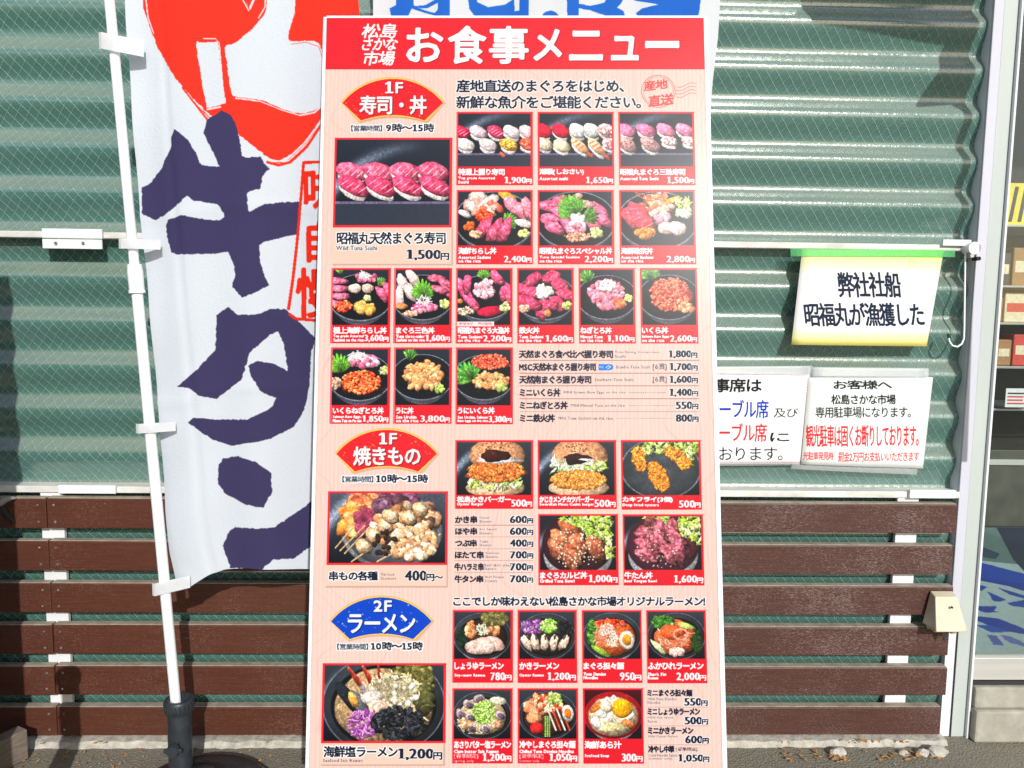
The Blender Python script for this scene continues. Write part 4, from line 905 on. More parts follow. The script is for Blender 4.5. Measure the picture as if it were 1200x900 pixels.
for u0, v0, u1, v1 in ((-.004, 0, .0035, BH), (BW-.0045, 0, BW+.006, BH), (.0036, -.003, BW-.0046, .0028), (.0036, BH-.0028, BW-.0046, BH+.004)):
    slab('edge_strip', u0, v0, u1, v1, -.012, .0015, M_EDGE, False, bev=.0008)
def tile_slab(name, x0, y0, x1, y1, lb, t=.0007):
    a_, b_ = pu(x0, y0), pu(x1, y1); return slab(name, a_[0], a_[1], b_[0], b_[1], .0001, t, M_BOARD, True, lb)
hd = pu(400, 81.2); slab('header_band', .0045, .0035, BW-.0055, hd[1], .0001, .0006, M_BOARD, True, 'red title band with white lettering across the top')
for t in TILES: tile_slab('dish_tile', t[0], t[1], t[2], t[3], t[12])
for t in BIG: tile_slab('dish_tile', t[0], t[1], t[2], t[3], t[8]); 
for (a_, b_, c3, x0, y0, col), lb in zip(FANS, ('upper red fan shaped heading for sushi and bowls', 'lower red fan shaped heading for grilled food', 'blue fan shaped heading for ramen')):
    P = [bq(*pu(*p), .0001) for p in fan_pts(x0, y0)]
    MB().prism(P, Nf*.0006).build('fan_heading', M_BOARD, board, lambda co: B.uv(co))['label'] = lb
# stand behind the board
for u in (.03, BW-.03):
    p0, p1 = bq(u, .25, -.024), bq(u, BH+.02, -.024); e = p1+ED*(p1.z/(-ED.z)); e.z = .004
    MB().tube([p0, e], .011, 10).build('leg', M_STEEL, board)
    q0 = bq(u, .30, -.037); MB().tube([q0, Vector((q0.x, q0.y+.22, .010))], .010, 10).build('leg', M_STEEL, board)
MB().tube([bq(.03, BH+.16, -.024), bq(BW-.03, BH+.16, -.024)], .009, 10).build('crossbar', M_STEEL, board)

# ------------------------------------------------------------------ vertical flag on its pole
FD = 1.985
fl0 = at(100, -60, FD); F = Canvas((fl0.x, FD, fl0.z), (1,0,0), (0,0,-1), 1.0, at(100, -60, FD).z-at(100, 720, FD).z, 750, K('e2eaf4'))
A2 = lambda x, y: (150+x/4.5, y/4.5)
B3 = lambda x, y: (150+x/4.092, 180+y/4.092)
C7 = lambda x, y: (x/2.7275, 270+y/2.7275)
D8 = lambda x, y: (x/2.7275, 570+y/2.7275)
FR, FI = K('ff3a2a'), K('433e66')
F.poly([A2(*p) for p in F.smooth([(80,-300),(80,0),(95,75),(130,175),(165,260),(230,370),(300,465),(430,600),(520,660),(600,720),(700,800),(760,838),(820,830),(930,740),(1030,600),(1120,440),(1230,200),(1260,-300)])], FR, 1.6)
F.poly([A2(*p) for p in F.smooth([(372,243),(400,236),(470,232),(488,245),(505,400),(528,540),(518,556),(440,576),(425,560),(395,400)])], K('e2eaf4'), 1.2)
F.poly([A2(*p) for p in F.smooth([(525,255),(570,240),(640,180),(690,120),(725,60),(738,-60),(865,-60),(875,60),(852,130),(842,180),(860,212),(980,215),(1015,250),(1032,320),(1040,500),(1010,565),(930,592),(860,585),(780,558),(700,530),(580,520),(555,480),(535,360)])], K('e2eaf4'), 1.2)
FW = K('e4eaf4')
for P, wd in (([(96,0),(108,90),(140,180)],2.5), ([(300,478),(360,550),(440,625)],4), ([(315,490),(385,575),(440,640)],2), ([(1020,640),(930,760),(830,850),(760,850)],5), ([(1005,655),(925,748),(830,835)],2), ([(850,222),(930,214),(1000,240),(1020,300)],2.5), ([(580,528),(700,538),(800,575),(900,604),(980,592),(1020,560)],3),
              ([(410,212),(470,214),(492,236),(500,330),(518,520)],2), ([(610,-5),(645,62),(672,-5)],4), ([(430,585),(500,572)],3), ([(868,60),(846,150)],2), ([(725,-10),(722,40),(690,100)],2)):
    F.line([A2(*p) for p in P], wd, FW)
    F.line([A2(p[0]+6, p[1]+5) for p in P], wd*.4, FR)
F.line([A2(*p) for p in ((300,470),(430,640),(470,672))], 3, FR); F.line([A2(*p) for p in ((735,855),(790,868),(850,850),(940,770),(1030,640))], 5, FR)
F.poly([A2(505,590),A2(560,620),A2(590,690),A2(603,760),A2(612,830),A2(640,835),A2(700,828),A2(745,895),B3(650,40),B3(678,72),B3(650,110),B3(640,170),B3(610,180),B3(582,190),B3(588,285),B3(660,245),B3(740,230),B3(815,228),B3(812,300),B3(808,380),B3(740,400),B3(650,425),B3(637,440),B3(640,520),B3(665,600),B3(683,630),B3(620,665),B3(560,690),B3(515,640),B3(515,620),B3(530,580),B3(515,520),B3(490,472),B3(440,482),B3(240,484),B3(215,470),B3(195,400),B3(190,345),B3(205,320),B3(270,300),B3(400,322),B3(450,322),B3(475,305),B3(455,260),B3(440,245),B3(330,230),B3(297,205),B3(260,240),B3(180,300),B3(135,318),B3(80,295),B3(65,285),B3(60,160),B3(110,135),B3(165,70),B3(196,8),A2(235,780),A2(238,730),A2(258,685),A2(330,745),A2(380,830),A2(390,870),A2(450,885),A2(495,882),A2(475,840),A2(410,710),A2(430,640)], FI, 1.5)
F.poly([C7(*p) for p in ((740,245),(770,270),(830,268),(870,250),(910,252),(935,275),(970,310),(1005,345),(990,390),(985,500),(965,580),(935,630),(860,665),(750,683),(690,665),(640,630),(612,610),(625,595),(700,600),(800,600),(870,565),(885,535),(840,510),(810,460),(803,430),(830,415),(880,425),(918,450),(905,360),(888,322),(870,330),(805,390),(795,430),(780,475),(740,505),(700,535),(650,525),(610,500),(572,497),(640,440),(697,380),(700,270))], FI, 1.5)
F.poly([C7(*p) for p in ((720,725),(770,715),(830,735),(870,770),(875,830),(850,880),(790,865),(730,835),(705,800),(708,745))], FI, 1.8)
F.poly([D8(*p) for p in ((760,122),(830,125),(880,125),(920,100),(970,70),(1000,40),(1040,-60),(1080,-60),(1060,160),(985,200),(940,230),(880,225),(845,255),(745,250),(720,180),(740,135))], FI, 1.8)
for P in ([(838,40),(960,38),(1010,40)], [(838,40),(825,200),(805,420),(785,600),(765,745)], [(770,770),(800,792),(900,800),(1010,802)]): F.line([B3(*p) for p in P], 5.5, K('f4301e'))
for s, x0, y0, x1, y1 in (('味',356,196,397,247),('自',359,258,392,306),('慢',346,314,394,372)): F.text(s, x0, y0, x1, y1, K('f4301e'), bold=2.0, soft=1.2)
M_FLAG = m_print('flag_cloth', F.image('flag_print'), .85, .86, bump=(160, .6, .0018), transl=.22, spec=.12)
flag = thing('banner_flag', 'tall white flag with red heart and purple brush characters on a pole', 'banner flag', (at(207, 830, 1.95).x, 1.95, .1))
def edge_x(py): return np.interp(py, [-60, 0, 100, 200, 300, 400, 500, 600, 650, 687], [141, 147, 152.5, 159, 168, 177, 186, 193, 198, 206])
def bot_py(px): return np.interp(px, [203, 223, 233, 247, 267, 294, 328, 365, 420, 480], [689, 687, 680, 671, 664, 662, 664.5, 670, 674, 676])
b = MB(); nu, nv = 70, 110; rows = []
uvs = {}
for j in range(nv+1):
    row = []
    for i in range(nu+1):
        s_, t_ = i/nu, j/nv
        py = -58+t_*(690+58); x0 = edge_x(py); px = x0+s_*(x0*.0+ (418-147)*(1+.10*t_))
        by = bot_py(px); py = -58+t_*(by+58)
        p = at(px, py, FD)
        fold = .020*math.sin(s_*9+1.2+t_*1.2)*(.4+t_*.6)+.008*math.sin(s_*21+t_*3)*(.3+.7*t_)+.003*math.sin(t_*40+s_*4)*math.exp(-s_*5)
        fold += -.02*math.exp(-((s_-.05)/.10)**2)*0
        fold += .004*math.exp(-((s_-.155)/.012)**2)-.003*math.exp(-((t_-.415)/.006)**2)-.003*math.exp(-((t_-.71)/.006)**2)
        v = b.b.verts.new((p.x, FD+fold-.012*(1-s_)+.02*t_*(1-s_)*0, p.z)); uvs[v] = F.uv(p); row.append(v)
    rows.append(row)
for r, q in zip(rows, rows[1:]):
    for i in range(nu):
        f = b.b.faces.new((r[i], q[i], q[i+1], r[i+1])); f.smooth = True
L = b.b.loops.layers.uv.new('UVMap')
for f in b.b.faces:
    for l in f.loops: l[L].uv = uvs[l.vert]
me = bpy.data.meshes.new('cloth'); b.b.to_mesh(me); b.b.free(); me.materials.append(M_FLAG); link(bpy.data.objects.new('cloth', me), flag)
pA, pB = at(124.5, -40, 1.95), at(206.5, 828, 1.95); d_ = (pB-pA)
pc = lambda t: pA+d_*t
tj = (300+40)/868
MB().tube([pc(0), pc(tj)], .0118, 18).build('upper_pole', M_VINYL, flag)
MB().tube([pc(tj), pc(1.0)], .0133, 18).build('lower_pole', M_VINYL, flag)
b = MB(); p0, p1 = pc(tj-.012), pc(tj+.022)
b.tube([p0, p0+(p1-p0)*.3, p0+(p1-p0)*.31, p1], [.0165, .0185, .0185, .0178], 24).tube([p1, p1+(p1-p0)*.12], .0195, 24).build('collar', M_VINYL, flag)
for (cx0, cy0, cx1, cy1) in ((118, 40, 167, 62), (141, 279, 187, 293), (161, 494, 205, 508), (180, 678, 222, 697)):
    yl = at(cx0, (cy0+cy1)/2, 1.94); cw = (cy1-cy0)/900*1.95*.40
    xr = at(cx1, (cy0+cy1)/2, 1.95)
    tilt = {40: -8, 279: -1, 494: 2, 678: 9}[cy0]/900*1.95
    b = MB(); pp = [(yl.x, yl.z), (xr.x, xr.z+tilt)]
    z0_, z1_ = yl.z-tilt*.2, xr.z+tilt*.6
    fr = [(yl.x, 1.932, z0_), (yl.x+.008, 1.927, z0_), (yl.x+.035, 1.930, z0_+(z1_-z0_)*.5), (xr.x, 1.955, z1_)]
    vt = [b.b.verts.new((x, y, z+cw)) for x, y, z in fr]; vb = [b.b.verts.new((x, y, z-cw)) for x, y, z in fr]
    for i in range(3): b.b.faces.new((vb[i], vb[i+1], vt[i+1], vt[i]))
    bmesh.ops.solidify(b.b, geom=list(b.b.faces), thickness=.002)
    b.build('clip', M_VINYL, flag)
def flag_base(px, py_top, y, label, k=1.0):
    top = at(px, py_top, y); x = top.x
    fb = thing('flag_base', label, 'flag stand', (x, y, 0), 'weighted flag stands')
    MB().lathe([(.030, .06), (.030, top.z-.035)], (x, y, 0), 28).build('socket', M_BLACKP, fb)
    b = MB()
    b.lathe([(.034, top.z-.036), (.0365, top.z-.030), (.0365, top.z-.004), (.034, top.z), (.0255, top.z), (.024, top.z-.02), (.002, top.z-.021)], (x, y, 0), 32)
    for k in range(22):
        a = k/22*2*math.pi; b.box((x+.0362*math.cos(a)-.0016, y+.0362*math.sin(a)-.0016, top.z-.028), (x+.0362*math.cos(a)+.0016, y+.0362*math.sin(a)+.0016, top.z-.008))
    b.build('collar_ring', M_BLACKP, fb)
    b = MB(); kz = top.z-.115; b.tube([(x, y-.028, kz), (x+.002, y-.048, kz)], [.010, .010], 12)
    b.tube([(x+.002, y-.048, kz), (x+.003, y-.060, kz)], [.017, .015], 12); b.box((x-.020, y-.058, kz-.005), (x+.026, y-.050, kz+.006), .002)
    b.build('clamp_knob', M_BLACKP, fb)
    MB().lathe([(.17, .0), (.19, .02), (.188, .05), (.16, .075), (.10, .088), (.045, .092), (.034, .11), (.001, .111)], (x+.055, y-.01, 0), 40, 1, .78).build('water_tank', M_BLACKP, fb)
    return fb
flag_base(209.5, 818, 1.945, 'black plastic flag stand with ribbed ring holding the white flag pole')

# ------------------------------------------------------------------ white cloth banner behind the board
HD = 2.215
h0 = at(420, -60, HD); Hc = Canvas((h0.x, HD, h0.z), (1,0,0), (0,0,-1), at(860, 0, HD).x-h0.x, h0.z-at(600, 330, HD).z, 700, K('e9eef4'))
U1 = lambda x, y: (370+x/5, y/5); U2 = lambda x, y: (600+x/4.8, y/4.8); BL = K('0a6ad8')
for P in ([U1(*p) for p in ((425,-60),(470,-10),(470,25),(430,42),(440,90),(462,108),(535,104),(562,50),(690,92),(715,104),(785,110),(785,-60))],
          [U1(*p) for p in ((890,-60),(893,0),(900,50),(930,90),(975,120),(1150,125),(1248,130),(1248,-60))],
          [U2(*p) for p in ((305,-60),(310,110),(375,115),(375,48),(440,52),(520,80),(545,110),(640,105),(628,60),(590,40),(615,15),(650,-60))],
          [U2(*p) for p in ((660,-60),(690,0),(820,32),(730,48),(698,72),(712,112),(860,115),(880,88),(905,115),(1045,105),(1055,50),(1066,-60))]): Hc.poly(P, BL)
Hc.poly([U1(*p) for p in ((570,-30),(575,35),(640,30),(720,-10),(718,-60),(580,-60))], K('e9eef4')); Hc.poly([U1(*p) for p in ((600,45),(680,75),(700,78),(715,60),(718,20),(650,50))], K('e9eef4'))
Hc.poly([U1(*p) for p in ((940,-60),(945,10),(1010,40),(1110,20),(1155,-10),(1155,-60))], K('e9eef4')); Hc.poly([U1(*p) for p in ((1162,-60),(1165,62),(1192,60),(1192,-60))], K('e9eef4'))
Hc.poly([U2(*p) for p in ((375,-60),(375,22),(440,28),(520,10),(560,-60))], K('e9eef4'))
cc = [(600+215/4.8+10.5*math.cos(t), 22.5+9.5*math.sin(t)) for t in np.linspace(0, 6.28, 24)]; Hc.poly(cc, BL)
M_HB = m_print('white_banner_cloth', Hc.image('banner_print'), .8, .78, bump=(600, .25, .0005), transl=.15)
ban = thing('wall_banner', 'white cloth banner with large blue characters hanging on the wall above the menu board', 'banner', (at(640, 0, HD).x, HD, at(640, 0, HD).z))
b = MB(); rows = []; uvs = {}
for j in range(31):
    py = -58+j/30*378; xr = np.interp(py, [-58, 0, 42, 94, 146, 180, 250, 320], [847, 845, 842.5, 836, 832, 830.5, 828, 826]); row = []
    for i in range(41):
        px = 437+(xr-437)*i/40; p = at(px, py, HD); v = b.b.verts.new((p.x, HD+.006*math.sin(i*.5+j*.12)+.003*math.sin(i*1.3), p.z)); uvs[v] = Hc.uv(p); row.append(v)
    rows.append(row)
for r, q in zip(rows, rows[1:]):
    for i in range(40): b.b.faces.new((r[i], q[i], q[i+1], r[i+1])).smooth = True
L = b.b.loops.layers.uv.new('UVMap')
for f in b.b.faces:
    for l in f.loops: l[L].uv = uvs[l.vert]
me = bpy.data.meshes.new('cloth'); b.b.to_mesh(me); b.b.free(); me.materials.append(M_HB); link(bpy.data.objects.new('cloth', me), ban)
q0, q1 = at(430, -62, HD), at(856, -62, HD); MB().tube([q0, q1], .009, 12).build('hanging_rod', M_STEEL, ban)

# ------------------------------------------------------------------ papers on the wall
Q3 = lambda x, y: (830+x/3., 260+y/3.)
M_CLEAR = mat('clear_plastic_film', (.80,.84,.84), .30, alpha=.35, spec=.5)
M_GTAPE = mat('green_tape', (.20,.80,.30), .3, alpha=.34, coat=.3)
def paper_canvas(y, px0, py0, px1, py1, base, res=1500):
    a_, c = at(px0, py0, y), at(px1, py1, y); xs_ = [at(px0, py1, y).x, a_.x]
    return Canvas((min(xs_)-.01, y, a_.z+.012), (1,0,0), (0,0,-1), c.x-min(xs_)+.03, a_.z-c.z+.024, res, base)
def paper(name, cv, poly_px, y, M_, parent, bulge=.004, n=14, thick=.0006, cy=None):
    (ax, ay), (bx, by), (cx_, cy_), (dx, dy) = poly_px; b = MB(); rows = []
    for j in range(n+1):
        r = []
        for i in range(n+1):
            s_, t_ = i/n, j/n; px = (ax*(1-s_)+bx*s_)*(1-t_)+(dx*(1-s_)+cx_*s_)*t_; py = (ay*(1-s_)+by*s_)*(1-t_)+(dy*(1-s_)+cy_*s_)*t_
            p = at(px, py, y); r.append(b.b.verts.new((p.x, y-bulge*math.sin(math.pi*s_*1.3+.4)*t_, p.z)))
        rows.append(r)
    for r, q in zip(rows, rows[1:]):
        for i in range(n): b.b.faces.new((r[i], q[i], q[i+1], r[i+1])).smooth = True
    bmesh.ops.recalc_face_normals(b.b, faces=b.b.faces)
    bmesh.ops.solidify(b.b, geom=list(b.b.faces), thickness=thick)
    return b.build(name, M_, parent, (lambda co: cv.uv(co)) if cv else None)
M_TAPE = mat('clear_tape', (.85,.90,.90), .18, alpha=.30, coat=.6)
# boat notice
PY = 2.252
V1 = paper_canvas(PY, 935, 288, 1112, 412, K('ffffff'))
ya, yb = V1.m(1000, 294)[1], V1.m(1000, 406)[1]; tt = np.clip((np.arange(V1.H)-ya)/(yb-ya), 0, 1)[:, None, None]
V1.a[:] = np.where(tt < .5, K('f0f090')*(1-np.clip(tt/.26, 0, 1))+K('fdfdfd')*np.clip(tt/.26, 0, 1), K('fdfdfd')*(1-np.clip((tt-.80)/.2, 0, 1))+K('f6ec74')*np.clip((tt-.80)/.2, 0, 1))
V1.rect(930, 285, 1120, Q3(0, 127)[1], K('a4e81c'))
V1.text('弊社社船', *Q3(455, 178), *Q3(675, 265), K('16243c'), bold=2.4, slant=-.04); V1.text('昭福丸が漁獲した', *Q3(338, 285), *Q3(758, 366), K('16243c'), bold=2.2, slant=-.02)
V1.text('日', *Q3(706, 131), *Q3(722, 152), K('f0d060'))
boat = thing('paper_notice', 'yellow and white paper notice taped to the white rail with green tape', 'notice', tuple(at(1010, 350, PY)))
paper('sheet', V1, [Q3(330, 97), Q3(828, 99), Q3(770, 438), Q3(291, 432)], PY, m_print('boat_notice_print', V1.image('boat_notice'), .5, .82, spec=.15), boat)
paper('green_tape', None, [Q3(288, 93), Q3(868, 97), Q3(868, 124), Q3(290, 122)], PY-.0025, M_GTAPE, boat, .0015, 8, .0003)
# seating notice
PS = 2.272
V2 = paper_canvas(PS, 770, 430, 955, 550, K('f6f8fc'))
for P in ([(770, 436.5), Q3(350, 541)], [Q3(350, 541), Q3(325, 846)], [Q3(325, 846), (770, 541)]):
    a_, b_ = np.array(P[0]), np.array(P[1]); L_ = np.hypot(*(b_-a_)); k = np.arange(0, L_, 3.2)
    for q in k: V2.line([a_+(b_-a_)*q/L_, a_+(b_-a_)*min(q+1.8, L_)/L_], 1.6, K('e8707c'))
V2.text('事席は', *Q3(20, 551), *Q3(186, 598), K('141414'), bold=1.9); V2.text('テーブル席', *Q3(-4, 626), *Q3(211, 690), K('1432b4'), bold=1.2); V2.text('及び', *Q3(230, 655), *Q3(316, 688), K('141414'), bold=.6)
V2.text('テーブル席', *Q3(-4, 708), *Q3(205, 773), K('ee2a2e'), bold=1.2); V2.text('に', *Q3(218, 742), *Q3(284, 772), K('141414'), bold=1.2); V2.text('ております。', *Q3(-18, 792), *Q3(262, 838), K('141414'), bold=.7)
seat = thing('paper_notice', 'white notice with blue and red words, half hidden by the menu board', 'notice', tuple(at(880, 490, PS)))
paper('sheet', V2, [(775, 435), Q3(356, 535), Q3(328, 852), (775, 544.5)], PS, m_print('seating_notice_print', V2.image('seating_notice'), .5, .84, spec=.15), seat, .003)
paper('clear_sleeve', None, [(772, 430), Q3(366, 506), Q3(336, 856), (772, 546)], PS+.003, M_CLEAR, seat, .003, 8, .0002)
# parking notice
V3 = paper_canvas(PS-.001, 935, 425, 1100, 565, K('eef6f2'))
V3.text('お客様へ', *Q3(442, 548), *Q3(596, 576), K('c4ccd0'), bold=.8); V3.text('お客様へ', *Q3(440, 557), *Q3(645, 588), K('101418'), bold=1.3)
V3.text('松島さかな市場', *Q3(432, 607), *Q3(658, 641), K('101418'), bold=1.0); V3.text('専用駐車場になります。', *Q3(376, 650), *Q3(712, 688), K('101418'), bold=.9)
V3.text('観光駐車は固くお断りしております。', *Q3(343, 714), *Q3(740, 790), K('f0323a'), bold=1.2); V3.text('光駐車発見時', *Q3(333, 808), *Q3(438, 836), K('f0323a'), bold=.9, slant=.01); V3.text('罰金2万円お支払いいただきます', *Q3(455, 808), *Q3(742, 842), K('f0323a'), bold=.9, slant=.006)
park = thing('paper_notice', 'white notice with one large red line of text in a clear sleeve', 'notice', tuple(at(1020, 490, PS)))
paper('sheet', V3, [Q3(352, 546), Q3(790, 546), Q3(757, 868), Q3(325, 852)], PS-.001, m_print('parking_notice_print', V3.image('parking_notice'), .5, .82, spec=.15), park, .004)
paper('clear_sleeve', None, [Q3(366, 510), Q3(776, 514), Q3(735, 890), Q3(290, 868)], PS+.004, M_CLEAR, park, .003, 8, .0002)

paper('clear_tape', None, [(772, 430.5), Q3(360, 507), Q3(357, 537), (772, 437)], PS-.0085, M_TAPE, seat, .002, 8, .0002)
paper('clear_tape', None, [Q3(372, 512), Q3(774, 516), Q3(776, 546), Q3(366, 543)], PS-.0095, M_TAPE, park, .002, 8, .0002)
# ------------------------------------------------------------------ small fittings
a_ = at(1131, 303, 2.245)
hk = [Vector((a_.x, 2.245, a_.z+.03))]+[at(1131-i*.1, 303+i*8, 2.245) for i in range(11)]+[at(x, y, 2.245) for x, y in ((1129.5, 397), (1127, 403), (1122, 406.5), (1116, 405), (1112.5, 400), (1111.5, 394))]
o = MB().tube(hk, .0026, 10).build('white_hook', M_VINYL); tag(o, 'thin white wire hook hanging from the right end of the rail', 'hook')
M_TIP = M_DARK
MB().tube([at(1111.6, 396, 2.245), at(1111.2, 391, 2.245)], .0034, 8).build('tip', M_TIP, o)
rc = at(1140, 291, 2.235)
clampo = thing('rail_clamp', 'small white round clamp with screws at the right end of the rail', 'clamp', tuple(rc))
MB().tube([(rc.x, 2.225, rc.z), (rc.x, 2.262, rc.z)], .018, 18).build('clamp_body', M_VINYL, clampo)
MB().tube([(rc.x-.008, 2.222, rc.z-.022), (rc.x-.008, 2.25, rc.z-.022)], .006, 10).build('screw', M_STEEL, clampo)
MB().tube([(rc.x+.014, 2.224, rc.z-.03), (rc.x+.014, 2.25, rc.z-.03)], .006, 10).build('screw', M_DARK, clampo)
# outlet hood
Y0 = 2.236; oc = thing('outlet_cover', 'cream plastic outdoor socket hood fixed to the third slat', 'socket cover', tuple(at(1103, 715, Y0)))
tl, tr, br_, bl_ = at(1091, 693, Y0), at(1115, 691, Y0), at(1123, 730, Y0), at(1082, 728, Y0)
xm = (tl.x+tr.x)/2; zt, zb = tl.z+.002, bl_.z-.004; wt, wb = .034, .052
b = MB(); P = [(xm-wt, Y0, zt), (xm+wt, Y0, zt), (xm+wt, Y0-.028, zt-.008), (xm-wt, Y0-.028, zt-.008), (xm-wb, Y0, zb), (xm+wb, Y0, zb), (xm+wb*.92, Y0-.068, zb), (xm-wb*.92, Y0-.068, zb)]
v = [b.b.verts.new(p) for p in P]
for f in ((0,1,2,3), (3,2,6,7), (0,3,7,4), (1,5,6,2), (0,4,5,1)): b.b.faces.new([v[i] for i in f])
bmesh.ops.recalc_face_normals(b.b, faces=b.b.faces); bmesh.ops.solidify(b.b, geom=list(b.b.faces), thickness=.0035)
bmesh.ops.bevel(b.b, geom=[e for e in b.b.edges if e.calc_face_angle(0) > .9 and e.calc_length() > .02], offset=.0035, segments=3, affect='EDGES', profile=.6)
b.build('hood', M_BEIGE, oc)
MB().box((xm-.040, Y0-.012, zb-.016), (xm+.040, Y0-.001, zb+.05), .002).build('back_plate', M_BEIGE, oc)
MB().box((xm-.040, Y0-.045, zb-.012), (xm-.002, Y0-.013, zb+.012), .002).build('socket_block', noisy('tan_plug', (.55,.38,.18), (.65,.48,.26), 30, .6), oc)
MB().tube([(xm+.022, Y0-.035, zb+.01), (xm+.024, Y0-.035, zb-.018)], .010, 12).build('plug', M_BEIGE, oc)
MB().tube([(xm+.006, Y0-.0505, zt-.033), (xm+.006, Y0-.047, zt-.033)], .0035, 10).build('screw', M_DARK, oc)
MB().prism([(xm-.012, Y0-.03, zb-.010), (xm+.016, Y0-.03, zb-.008), (xm+.002, Y0-.03, zb-.045)], (0, .004, 0)).build('black_tape', M_DARK, oc)
# loose stones and dry leaves on the footing
def stone(px, py, r, label):
    p = at(px, py, 2.17); p.z = r*.45; b = MB(); bmesh.ops.create_icosphere(b.b, subdivisions=2, radius=r)
    for vv in b.b.verts: vv.co = Vector((vv.co.x*1.35, vv.co.y, vv.co.z*.75))*random.uniform(.82, 1.15)+Vector((p.x, p.y, p.z))
    tag(b.build('broken_stone', M_STONE), label, 'stone', 'broken concrete lumps along the footing')
stone(982, 872, .020, 'pale broken concrete lump lying leftmost under the right slats'); stone(1060, 872, .012, 'small pale stone between the dry leaves under the right slats')
stone(1082, 871, .015, 'pale stone beside the largest lump under the right slats'); stone(1100, 871, .023, 'largest white concrete lump near the foot of the door post')
def scatter(name, n, xr, yr, sz, M_, label, cat, up=.004):
    b = MB()
    for _ in range(n):
        x, y = random.uniform(*xr), random.uniform(*yr); a = random.uniform(0, 6.28); s_ = random.uniform(.5, 1)*sz; z = up+random.uniform(0, .006)+(.02 if y > 2.19 else 0)
        c_, q = math.cos(a), math.sin(a); P = [(-1, 0, 0), (-.3, .4, .25), (.5, .3, .1), (1, 0, .3), (.4, -.35, .2), (-.4, -.4, 0)]
        b.b.faces.new([b.b.verts.new((x+(u*c_-w_*q)*s_, y+(u*q+w_*c_)*s_, z+h_*s_)) for u, w_, h_ in P])
    tag(b.build(name, M_), label, cat, kind='stuff')
scatter('dry_leaves', 60, (.85, 1.38), (2.13, 2.20), .014, M_LEAF, 'orange brown dry leaves along the footing under the right slats', 'leaves')
scatter('leaf_litter', 90, (-1.42, -.6), (2.10, 2.20), .008, M_LEAF, 'small brown leaf crumbs along the footing under the left slats', 'leaves')
scatter('grit', 500, (-1.5, 1.5), (1.9, 2.19), .004, M_STONE, 'pale grit and small stones on the asphalt in front of the wall', 'gravel', .002)
# weathered plank and strap at the left edge
pk = thing('wooden_plank', 'grey weathered plank lying on the ground in the bottom left corner', 'plank', (-1.42, 2.0, 0))
p1 = Vector((at(37, 868, 2.17).x-.02, 2.165, .05)); p2 = Vector((p1.x-.20, 1.80, .05)); dd = (p2-p1)/2; sdv = Vector((-dd.y, dd.x, 0)).normalized()*.022
MB().obox((p1+p2)/2, dd, sdv, Vector((0, 0, .045)), .003).build('beam', M_WOODOLD, pk)
st = MB().tube([at(-12, 596, 2.2), at(-3, 592, 2.21), at(6, 586, 2.215), at(14, 583.5, 2.225), at(18, 584, 2.235)], [.012, .011, .009, .006, .003], 10).build('grey_strap', noisy('grey_webbing', (.22,.21,.18), (.35,.33,.29), 50, .8))
tag(st, 'curved grey strap end hooked over the top slat at the left edge', 'strap')
MB().tube([at(1, 592, 2.21), at(7, 603, 2.222), at(16, 612, 2.228)], [.008, .010, .004], 8).build('dark_tail', M_DARK, st)

# ------------------------------------------------------------------ things outside the picture whose shade falls into it, plus an added blocker
flag_base(-75, 760, 1.42, 'empty black plastic flag stand standing left of the picture')
SBX = -1.203
sb = thing('standing_sign', 'tall dark free standing sign left of the flag, just out of the picture', 'sign', (-1.6, 1.5, 0))
MB().box((-2.1, 1.49, .05), (SBX, 1.52, 1.83), .004).build('panel', M_BLACKP, sb)
for x in (-2.05, -1.26): MB().box((x-.015, 1.35, 0), (x+.015, 1.66, .048), .003).build('foot', M_BLACKP, sb)
blocker = thing('shadow_blocker', 'unseen dark plate and strip added at the upper right to shade the wall', 'shadow_blocker', (1.4, 1.8, 2.4))
def sunward(px, py, dy): p = at(px, py, YW-.01); k = dy/-sd.y; return p+sd*k
P = [sunward(x, y, .55) for x, y in ((937, -60), (950, 28), (1030, 38), (1113, 47), (1096, 90), (1077, 122), (1122, 116), (1129, 130), (1116, 545), (1123, 545), (1138, 130), (1152, -60))]  # added blocker: outline traced sunward from the shadow wanted on the wall
MB().prism(P, (0, .006, 0)).build('shade_plate', noisy('navy_blocker', (.04,.05,.09), (.06,.07,.12), 60, .9), blocker)
a_, b_ = P[0], P[-1]; MB().tube([(a_.x-.3, a_.y, a_.z+.02), (b_.x+.3, a_.y, a_.z+.02)], .014, 12).build('blocker_bar', M_STEEL, blocker)

# ------------------------------------------------------------------ what shows inside the shop
GL2 = bpy.data.materials.new('thin_window_glass'); GL2.use_nodes = True; t = GL2.node_tree; t.nodes.remove(t.nodes['Principled BSDF'])
fz = t.nodes.new('ShaderNodeFresnel'); fz.inputs[0].default_value = 1.5; tp = t.nodes.new('ShaderNodeBsdfTransparent'); tp.inputs[0].default_value = (.87,.92,.90,1); gs = t.nodes.new('ShaderNodeBsdfGlossy'); gs.inputs['Roughness'].default_value = .01
mx = t.nodes.new('ShaderNodeMixShader'); t.links.new(fz.outputs[0], mx.inputs[0]); t.links.new(tp.outputs[0], mx.inputs[1]); t.links.new(gs.outputs[0], mx.inputs[2]); t.links.new(mx.outputs[0], t.nodes['Material Output'].inputs[0])
for o in bpy.data.objects:
    if o.name.startswith('pane') and o.data and o.data.materials[0] == M_GLASS: o.data.materials[0] = GL2
Mc = Canvas((XD0+.01, 3.95, ZF+.008), (1,0,0), (0,-1,0), 1.9, 1.56, 500, K('e2f2f8'))
Z4 = lambda x, y: (830+x/2.646, 560+y/2.646)
Z5 = lambda x, y: (1130+x/1.914, 430+y/1.914)
